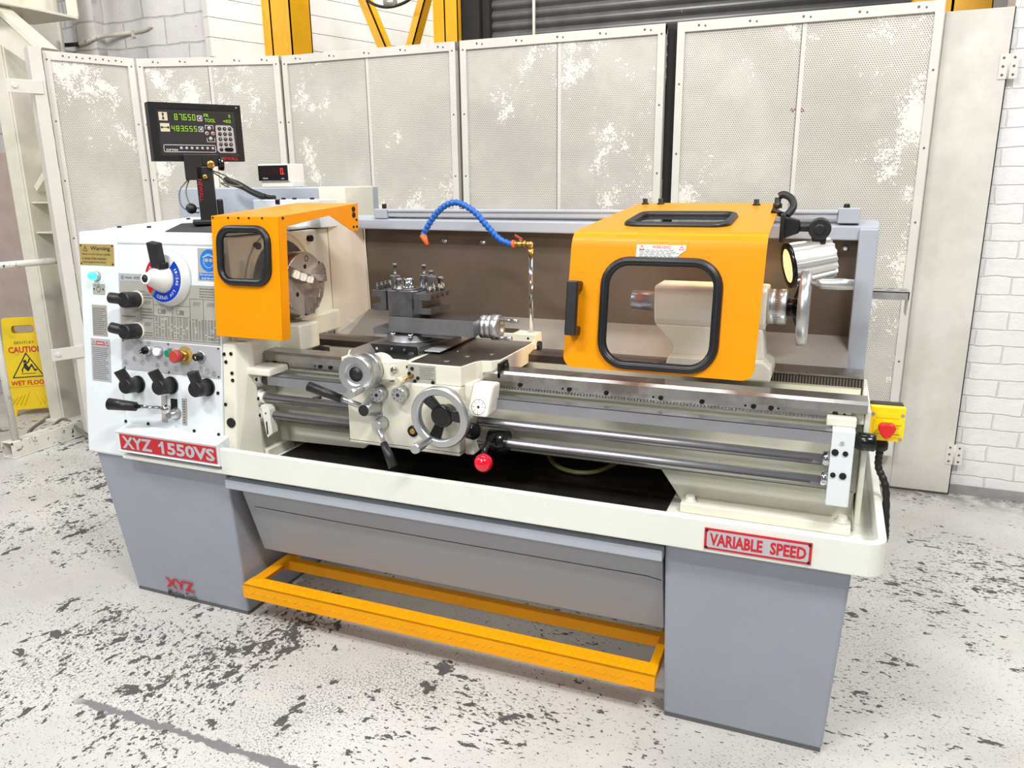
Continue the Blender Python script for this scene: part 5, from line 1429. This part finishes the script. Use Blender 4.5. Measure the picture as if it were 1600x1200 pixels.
# plank-clad return wall running away from the camera
d = V3((0.31, 0.95, 0)).normalized()
m = MB('plank_white')
G = Fr((-1.37, 2.23, 0), d, (0, 0, 1))
for k in range(18):
    m.fbox(G, 0, 2.85, 2.05 + k * 0.117, 2.05 + k * 0.117 + 0.1135, -0.06, 0)
m.use('dark_gap'); m.fbox(G, 0.03, 2.84, 2.0, 4.15, -0.05, -0.006)
struct(m, 'wall_rear')
m = MB('dark_gap'); m.box(-0.62, -0.40, 4.2, 4.3, 1.5, 4.2); m.box(-0.40, 2.8, 4.55, 4.65, 1.5, 4.2); m.use('plank_white'); m.box(-0.75, -0.52, 4.22, 4.3, 2.0, 4.2); m.box(2.9, 5.0, 4.2, 4.3, 1.5, 4.2); struct(m, 'wall_far')
# roller shutter
m = MB('shutter_steel')
k = 0
z = 2.2
prof = []
while z < 3.6:
    for t in range(6): prof.append((4.32 - 0.028 * math.sin(PI * t / 6), z + 0.078 * t / 6))
    z += 0.078
vs = [(x, y, zz) for x in (-0.38, 2.75) for y, zz in prof]; n = len(prof)
m.add(vs, [(i, i + 1, n + i + 1, n + i) for i in range(n - 1)], smooth=False)
m.use('dark_gap'); m.box(-0.39, -0.33, 4.24, 4.32, 2.0, 3.6)
m.use('column_cream'); m.cyl((0.065, 4.2, 2.1), (0.065, 4.2, 3.6), 0.012, n=10)
tag(m.build('roller_shutter'), 'dark steel roller shutter behind the top of the mesh screens', 'shutter')
# yellow steelwork
def ycol(name, x0, x1, y0, y1, z0, label, strip=0.3):
    m = MB('column_yellow')
    m.box(x0, x1, y0, y0 + 0.012, z0, 4.2); m.box(x0, x1, y1 - 0.012, y1, z0, 4.2); m.box((x0 + x1) / 2 - .006, (x0 + x1) / 2 + .006, y0, y1, z0, 4.2)
    m.box(x1 - 0.005, x1, y0, y1, z0, 4.2)
    tag(m.build(name), label, 'column')
ycol('steel_column', -1.335, -1.03, 2.60, 2.83, 0.0, 'wide yellow steel column left of the yellow V braces')
ycol('steel_column', -0.77, -0.545, 4.10, 4.18, 0.0, 'yellow steel column between the V braces and dark shutter')
ycol('steel_column', 2.63, 2.97, 2.62, 2.80, 0.0, 'yellow column showing over the top right screen corner')
def brace(p0, p1, w):
    m = MB('column_yellow'); p0 = V3(p0); p1 = V3(p1); dd = (p1 - p0).normalized(); q = V3((dd.z, 0, -dd.x)); t = V3((0, 1, 0))
    for off in (0.0,):
        a = [p0 - q * w, p0 + q * w, p0 + q * w + t * .01, p0 - q * w + t * .01]; b = [p1 - q * w, p1 + q * w, p1 + q * w + t * .01, p1 - q * w + t * .01]
        m.hexa(a, b)
    a = [p0 + q * (w - .01), p0 + q * w, p0 + q * w + t * .08, p0 + q * (w - .01) + t * .08]; b = [v + (p1 - p0) for v in a]
    m.hexa(a, b)
    m.build('brace_bar', VB)
VB = thing('v_brace', (-0.28, 2.65, 2.1), 'yellow V-shaped brace of two bars rising behind the mesh screens', 'brace')
brace((-0.29, 2.62, 2.15), (-0.66, 2.62, 3.0), 0.03)
brace((-0.26, 2.66, 2.15), (0.07, 2.66, 3.0), 0.026)
m = MB('column_yellow'); m.box(-1.03, 0.5, 2.61, 2.72, 2.08, 2.17); m.build('tie_bar', VB)
m = MB('cable_black')
m.tube([(-0.48, 2.56, 2.66), (-0.39, 2.56, 2.57), (-0.27, 2.56, 2.535), (-0.13, 2.56, 2.56), (-0.03, 2.56, 2.64)], 0.009, 10, smooth_path=6)
m.use('galvanised'); m.cyl((-0.29, 2.56, 2.56), (-0.22, 2.56, 2.56), 0.026, n=14)
tag(m.build('hanging_cable'), 'black cable with metal plug hanging between the yellow V braces', 'cable')
m = MB('cable_black')
m.tube([(-2.86, 2.24, 2.51), (-2.78, 2.24, 2.46), (-2.66, 2.235, 2.44), (-2.50, 2.235, 2.435)], 0.014, 10, smooth_path=5)
m.use('rail_white'); m.tube([(-2.50, 2.235, 2.435), (-2.43, 2.235, 2.445), (-2.33, 2.25, 2.47), (-2.1, 2.31, 2.49), (-1.98, 2.31, 2.50), (-1.92, 2.31, 2.52)], 0.014, 10, smooth_path=5)
m.box(-2.37, -2.355, 2.295, 2.32, 2.45, 2.50); m.box(-2.09, -2.075, 2.295, 2.32, 2.46, 2.51)
tag(m.build('wall_cable'), 'part-painted cable clipped to the brick wall above the left screen', 'cable')

# ---- folding mesh screens
GRP = 'white perforated folding screens behind the lathe'
def screen(p0, p1, label, z0=0.10, z1=2.215, seam=0.5, seal=True):
    p0 = V3((p0[0], p0[1], 0)); p1 = V3((p1[0], p1[1], 0)); d = p1 - p0; w = d.length - 0.012; ang = math.atan2(d.y, d.x)
    r = bpy.data.objects.new('mesh_screen', None); col.objects.link(r); WLOC[r] = V3((0, 0, 0))
    r['label'] = label; r['category'] = 'screen'; r['group'] = GRP
    fw = 0.036
    m = MB('fence_white')
    m.box(0, w, -0.022, 0.022, z1 - 0.045, z1); m.box(0, w, -0.022, 0.022, z0, z0 + 0.045)
    m.box(0, fw, -0.0225, 0.0225, z0, z1); m.box(w - fw, w, -0.0225, 0.0225, z0, z1)
    m.use('plinth_grey')
    rr = random.Random(int(p0.x * 100))
    for k in range(7):
        for xx in (fw * .5, w - fw * .5): m.cyl((xx, -0.0222, z0 + .15 + k * 0.32), (xx, -0.0245, z0 + .15 + k * 0.32), 0.005, n=8)
    for k in range(5):
        xx = 0.1 + k * (w - .2) / 4; m.cyl((xx, -0.0222, z1 - .02), (xx, -0.0245, z1 - .02), 0.0055, n=8)
        xx += 0.03; m.cyl((xx, -0.0222, z1 - .024), (xx, -0.0245, z1 - .024), 0.0045, n=8)
    f = m.build('frame', r, bevel=0.002)
    m = MB('perforated_sheet'); m.box(fw - .01, w * seam - .001, -0.010, -0.006, z0 + 0.03, z1 - 0.03); m.build('perforated_panel', r)
    m = MB('perforated_sheet'); m.box(w * seam + .001, w - fw + .01, -0.010, -0.006, z0 + 0.03, z1 - 0.03); m.build('perforated_panel', r)
    m = MB('fence_white'); m.box(w * seam - 0.003, w * seam + 0.018, -0.012, 0.01, z0 + .03, z1 - .03); m.use('ink_soft'); m.box(w * seam - 0.004, w * seam - 0.001, -0.0135, -0.008, z0 + .03, z1 - .04); m.build('mullion', r)
    if seal:
        m = MB('plinth_grey'); m.box(w - 0.02, w + 0.012, 0.0235, 0.029, z0, z1); m.build('hinge_strip', r)
    r.location = p0 + V3((d.normalized().x * .006, d.normalized().y * .006, 0)); r.rotation_euler = (0, 0, ang)
    return r, w
s1, w1 = screen((-1.72, 1.30), (-1.515, 1.74), 'narrow leftmost mesh screen angled towards the camera beside the column', seam=0.985)
m = MB('fence_white'); m.box(-0.075, -0.012, -0.06, 0.03, 0.06, 2.225); m.use('ink_soft')
rr = random.Random(3); z = 0.2
while z < 2.15:
    h = rr.uniform(0.05, 0.16); m.box(-0.0135, -0.0115, -0.061, -0.0595, z, min(z + h, 2.2)); z += h + rr.uniform(0.03, 0.07)
st = m.build('hinge_stile', s1, bevel=0.004)
m = MB('fence_white')
for z in (2.02, 0.56): m.box(-0.20, -0.03, -0.068, -0.060, z - 0.035, z + 0.035); m.cyl((-0.165, -0.067, z), (-0.165, -0.076, z), 0.014, n=6)
m.build_each('hinge_strap', s1, bevel=0.002)
screen((-1.505, 1.755), (-0.69, 2.03), 'mesh screen behind the digital readout display')
screen((-0.688, 2.045), (0.437, 2.05), 'mesh screen behind the blue coolant hose, left of the first dark gap')
screen((0.452, 2.05), (1.548, 2.05), 'mesh screen above the tool post, left of the wide dark gap', seal=False)
s5, _ = screen((1.592, 2.05), (2.722, 2.05), 'rightmost mesh screen, with a small brown scribble, beside the plain sheet door', z0=0.19, seal=False)
m = MB('brown_mark')
g = FX(0.560, -0.0105, 1.80)
m.ring(g, [(-.03, 0), (-.022, .008), (-.018, -.006), (-.008, .007), (-.004, -.004), (.006, .004), (.012, -.005), (.018, .006), (.026, .004), (.03, -.005), (.02, -.007), (.014, .006)], 0.003, 0.0006, closed=False)
m.build('scribble', s5)
m = MB('dark_gap'); m.box(-0.055, -0.004, 0.03, 0.045, 0.05, 2.2); m.build('edge_seal', s5)
# ---- plain sheet door with its hinges
SD = thing('sheet_door', (2.85, 2.11, 0.0), 'plain white sheet door hinged to the white brick wall', 'door')
m = MB('door_white'); m.box(2.728, 2.982, 2.095, 2.118, 0.012, 2.178); m.use('fence_white'); m.box(2.60, 2.73, 2.10, 2.118, 0.012, 2.178); m.build('door_leaf', SD, bevel=0.002)
def hinge(z):
    m = MB('fence_white'); F = FX(2.986, 2.0945, z)
    m.fbox(F, -0.035, -0.002, -0.050, 0.050, 0, 0.003); m.fbox(F, 0.004, 0.036, -0.050, 0.050, -0.004, 0.003); m.cyl(F.p(0.001, -0.050, 0.003), F.p(0.001, 0.050, 0.003), 0.004, n=10)
    m.use('plinth_grey')
    for a in (-.02, .02):
        for b in (-.034, 0, .034): m.lathe(F.p(a, b, .003), F.n, [(0.0055, 0), (0.0045, 0.0015), (0, 0.0015)], 10)
    m.build('hinge', SD)
hinge(1.945); hinge(0.21)
m = MB('dark_gap'); m.box(2.9825, 2.9875, 2.105, 2.135, 0.0, 2.18); m.build('hinge_gap', SD)

# ---- cream column and steelwork on the left
C1 = thing('steel_column', (-2.24, 1.53, 0), 'cream painted H-section column in front of the wet floor sign', 'column')
m = MB('column_cream')
m.box(-2.322, -2.215, 1.445, 1.462, 0, 3.2); m.box(-2.322, -2.215, 1.60, 1.617, 0, 3.2); m.box(-2.215, -2.200, 1.452, 1.612, 0, 3.2); m.box(-2.275, -2.262, 1.462, 1.60, 0, 3.2)
m.box(-2.345, -2.18, 1.42, 1.64, 0, 0.02)
m.build('stanchion', C1, bevel=0.004)
m = MB('column_cream')
m.box(-2.20, -1.98, 1.47, 1.60, 1.40, 1.41); m.box(-2.20, -1.98, 1.47, 1.60, 1.22, 1.23)
m.hexa([(-2.20, 1.50, 1.50), (-2.18, 1.50, 1.47), (-2.18, 1.56, 1.47), (-2.20, 1.56, 1.50)], [(-2.0, 1.50, 1.68), (-1.97, 1.50, 1.65), (-1.97, 1.56, 1.65), (-2.0, 1.56, 1.68)])
m.box(-2.20, -1.98, 1.60, 1.606, 0.9, 1.72)
m.build('gusset', C1, bevel=0.003)
m = MB('column_cream')
m.box(-2.42, -2.02, 1.20, 1.84, 2.485, 2.50); m.box(-2.235, -2.215, 1.20, 1.84, 2.50, 3.2); m.box(-2.42, -2.02, 1.20, 1.84, 3.19, 3.2); m.box(-2.10, -2.02, 1.83, 1.845, 2.5, 3.2)
tag(m.build('roof_beam', bevel=0.003), 'cream steel beam in the top left corner over the column', 'beam')
m = MB('column_cream')
m.hexa([(-1.775, 1.34, 2.215), (-1.745, 1.34, 2.24), (-1.745, 1.44, 2.24), (-1.775, 1.44, 2.215)], [(-2.10, 1.34, 2.47), (-2.08, 1.34, 2.485), (-2.08, 1.44, 2.485), (-2.10, 1.44, 2.47)])
m.hexa([(-1.80, 1.385, 2.10), (-1.76, 1.385, 2.23), (-1.76, 1.395, 2.23), (-1.80, 1.395, 2.10)], [(-2.16, 1.385, 2.30), (-2.09, 1.385, 2.48), (-2.09, 1.395, 2.48), (-2.16, 1.395, 2.30)])
tag(m.build('diagonal_brace', bevel=0.002), 'cream diagonal brace dropping to the leftmost mesh screen', 'brace')
m = MB('column_cream'); m.box(-2.62, -2.40, 2.00, 2.02, 0, 4.0); m.box(-2.62, -2.60, 2.02, 2.2, 0, 4.0)
tag(m.build('steel_post', bevel=0.003), 'cream steel post behind the leftmost mesh screen, under the beam', 'post')
# equipment glimpsed in the slot
Q = thing('parked_equipment', (-2.08, 1.80, 0), 'black and orange upright equipment glimpsed between column and leftmost screen', 'equipment')
m = MB('cable_black'); m.box(-2.22, -1.945, 1.72, 1.76, 0.0, 2.1); m.build('mast', Q)
m = MB('orange_cover'); m.box(-2.20, -2.145, 1.70, 1.718, 1.55, 2.0); m.box(-2.12, -2.07, 1.70, 1.718, 1.45, 1.53); m.box(-2.08, -2.03, 1.70, 1.718, 0.35, 0.62); m.box(-2.10, -2.06, 1.70, 1.718, 1.15, 1.40); m.build('orange_trim', Q)
m = MB('red_faded'); m.box(-2.09, -2.02, 1.70, 1.718, 0.66, 0.72); m.box(-2.10, -2.04, 1.70, 1.718, 0.90, 0.95); m.use('galvanised'); m.box(-2.09, -2.03, 1.70, 1.717, 0.74, 0.80); m.build('red_trim', Q)
# low barrier frame on the floor
B = thing('barrier_frame', (-1.88, 1.2, 0), 'chipped white tube barrier frame standing on the floor left of lathe', 'barrier')
m = MB('rail_white')
m.box(-1.935, -1.845, 0.845, 1.95, 0.0, 0.008)
Rf = Fr((-1.935, 0.845, 0.004), (1, 0, 0), (0, 0, 1))
m.plate(Rf, [(0, 0), (0.085, 0), (0.085, 0.092), (0, 0.092)], [[(0.006, 0.006), (0.079, 0.006), (0.079, 0.086), (0.006, 0.086)]], 1.1)
m.build('base_rail', B, bevel=0.003)
m = MB('rail_white'); m.cyl((-1.888, 0.90, 0.09), (-1.888, 0.90, 1.08), 0.019, n=16); m.build('upright', B)
m = MB('rail_white'); m.cyl((-1.888, 0.87, 1.082), (-1.79, 1.285, 1.085), 0.019, n=16); m.build('top_rail', B)
# wet floor sign
N = thing('wet_floor_sign', (-2.56, 1.5, 0), 'yellow folding wet floor caution sign behind the cream column', 'sign')
u = V3((0.80, 0.60, 0)).normalized()
F = Fr((-2.672, 1.413, 0.0), u, V3((-0.10 * 0.6 * 1, 0.10 * 0.8, 1)))
def sx(v): return 0.045 * v / 0.66
m = MB('sign_yellow')
out = [(0.0, 0.0), (0.045, 0.0), (0.055, 0.045), (0.245, 0.045), (0.255, 0.0), (0.30, 0.0), (0.272, 0.655), (0.262, 0.665), (0.040, 0.665), (0.030, 0.655)]
hand = rrect(0.135, 0.05, 0.018, 4, 0.150, 0.585)
m.plate(F, out, [hand], 0.012)
m.prism(F, [(0.018, 0.20), (0.282, 0.20), (0.266, 0.545), (0.036, 0.545)], 0.0, 0.004)
for k in range(5):
    for sgn in (-1, 1):
        a = 0.150 + sgn * (0.012 + k * 0.024)
        m.tube([F.p(a, 0.165 - 0.010 * k, 0), F.p(a + sgn * 0.038, 0.075 + 0.004 * k, 0)], 0.0055, 8)
m.build('front_board', N, bevel=0.002)
m = MB('ink'); g = F.at(0, 0, 0.004)
m.text(g.at(0.150, 0.497), 'BENTLEY', 0.120, 0.017)
m.use('red_print'); m.text(g.at(0.152, 0.450), 'CAUTION', 0.205, 0.042, bold=0.03); m.text(g.at(0.152, 0.226), 'WET FLOOR', 0.225, 0.032, bold=0.03)
m.use('ink'); m.ring(g, [(0.058, 0.265), (0.242, 0.265), (0.150, 0.425)], 0.007, 0.0008)
m.poly(g, circ(0.011, 12, 0.138, 0.370), 0.001)
m.poly(g, [(0.128, 0.356), (0.142, 0.358), (0.165, 0.318), (0.150, 0.302), (0.132, 0.322)], 0.001)
m.ring(g, [(0.150, 0.312), (0.176, 0.345), (0.192, 0.308), (0.202, 0.312)], 0.010, 0.001, closed=False); m.ring(g, [(0.140, 0.350), (0.160, 0.368), (0.166, 0.384)], 0.008, 0.001, closed=False)
m.ring(g, [(0.134, 0.345), (0.118, 0.318), (0.116, 0.300)], 0.007, 0.001, closed=False); m.ring(g, [(0.110, 0.288), (0.195, 0.288)], 0.004, 0.001, closed=False)
m.build('sign_print', N, label='red and black caution print')
F2 = Fr(F.p(0.0, 0, -0.02) + V3((-0.6 * .28, 0.8 * .28, 0)), u, V3((0.10 * 0.6 * 3.4, -0.10 * 0.8 * 3.4, 1)))
m = MB('sign_yellow'); m.plate(F2, [(a, b * 1.04) for a, b in out], [[(a, b * 1.04) for a, b in hand]], 0.012); m.build('rear_board', N)
m = MB('cable_grey')
m.tube([(-2.30, 1.60, 0.10), (-2.34, 1.40, 0.012), (-2.20, 1.20, 0.012), (-2.10, 1.24, 0.012), (-1.98, 1.28, 0.10), (-1.80, 1.24, 0.06), (-1.62, 1.20, 0.015), (-1.4, 1.15, 0.012), (-0.9, 1.1, 0.012)], 0.009, 10, smooth_path=8)
tag(m.build('floor_cable'), 'grey cable draped over the low white rail near the sign', 'cable')
m = MB('pink_wall'); m.cyl((-3.02, 2.26, 0), (-3.02, 2.26, 1.75), 0.018, n=12)
tag(m.build('wall_pipe'), 'thin pipe running up the pinkish wall at far left', 'pipe')

# ================================================================ light and camera
world = bpy.data.worlds.new('World'); scene.world = world; world.use_nodes = True
bg = world.node_tree.nodes['Background']; bg.inputs[0].default_value = (0.97, 0.985, 1.0, 1); bg.inputs[1].default_value = 0.21
def area(name, loc, target, sx, sy, power, colr=(1, 0.985, 0.96)):
    li = bpy.data.lights.new(name, 'AREA'); li.shape = 'RECTANGLE'; li.size = sx; li.size_y = sy; li.energy = power; li.color = colr
    o = bpy.data.objects.new(name, li); col.objects.link(o); o.location = loc
    o.rotation_euler = (V3(target) - V3(loc)).to_track_quat('-Z', 'Y').to_euler(); return o
area('ceiling_or_fill_light', (0.5, -2.9, 4.7), (1.0, 0.0, 0.5), 1.3, 0.25, 130)
area('ceiling_or_fill_light', (1.0, -4.6, 3.4), (1.3, 0.0, 1.0), 1.3, 0.3, 58)  # added low frontal fill to brighten the vertical faces, not a ceiling lamp
area('ceiling_or_fill_light', (3.9, -2.1, 4.7), (2.7, 0.3, 0.3), 1.3, 0.25, 182)
area('ceiling_or_fill_light', (-2.4, -1.4, 4.2), (-0.8, 0.8, 0.5), 1.2, 0.3, 92)
area('ceiling_or_fill_light', (1.2, 0.6, 4.4), (1.2, 0.9, 0), 2.5, 0.4, 36)
area('ceiling_or_fill_light', (3.9, 1.0, 4.4), (3.4, 0.9, 0), 1.3, 0.3, 40)  # added fill that brightens the floor on the right, no known fixture
area('ceiling_or_fill_light', (0.9, 2.5, 4.3), (-0.8, 3.6, 2.6), 1.2, 0.3, 75)
li = bpy.data.lights.new('halogen_bulb', 'SPOT'); li.energy = 27; li.color = (1.0, 0.68, 0.38); li.spot_size = math.radians(125); li.spot_blend = 0.8; li.shadow_soft_size = 0.03
o = bpy.data.objects.new('halogen_bulb', li); col.objects.link(o); o.location = c1 - ax * 0.012
o.rotation_euler = (V3((0.68, 0.22, 1.05)) - o.location).to_track_quat('-Z', 'Y').to_euler()

cam = bpy.data.cameras.new('camera'); cam.sensor_fit = 'HORIZONTAL'; cam.sensor_width = 36.0; cam.lens = 36.0 * 1214.8 / 1600.0
cam.clip_start = 0.05; cam.clip_end = 60
co = bpy.data.objects.new('camera', cam); col.objects.link(co)
yaw, pitch, roll = 0.38811142, 0.25527927, -0.01171674
f0 = V3((-math.sin(yaw), math.cos(yaw), 0)); r0 = V3((math.cos(yaw), math.sin(yaw), 0)); u0 = V3((0, 0, 1))
fw = f0 * math.cos(pitch) - u0 * math.sin(pitch); up = u0 * math.cos(pitch) + f0 * math.sin(pitch)
rt = r0 * math.cos(roll) + up * math.sin(roll); up2 = up * math.cos(roll) - r0 * math.sin(roll)
mw = Matrix(((rt.x, up2.x, -fw.x, 2.36), (rt.y, up2.y, -fw.y, -1.95), (rt.z, up2.z, -fw.z, 1.5), (0, 0, 0, 1)))
co.matrix_world = mw
scene.camera = co
vs_ = scene.view_settings
vs_.view_transform = 'Standard'; vs_.look = 'None'; vs_.exposure = 0.0; vs_.gamma = 1.0; vs_.use_curve_mapping = False
scene.cycles.max_bounces = 8
scene.cycles.transparent_max_bounces = 12
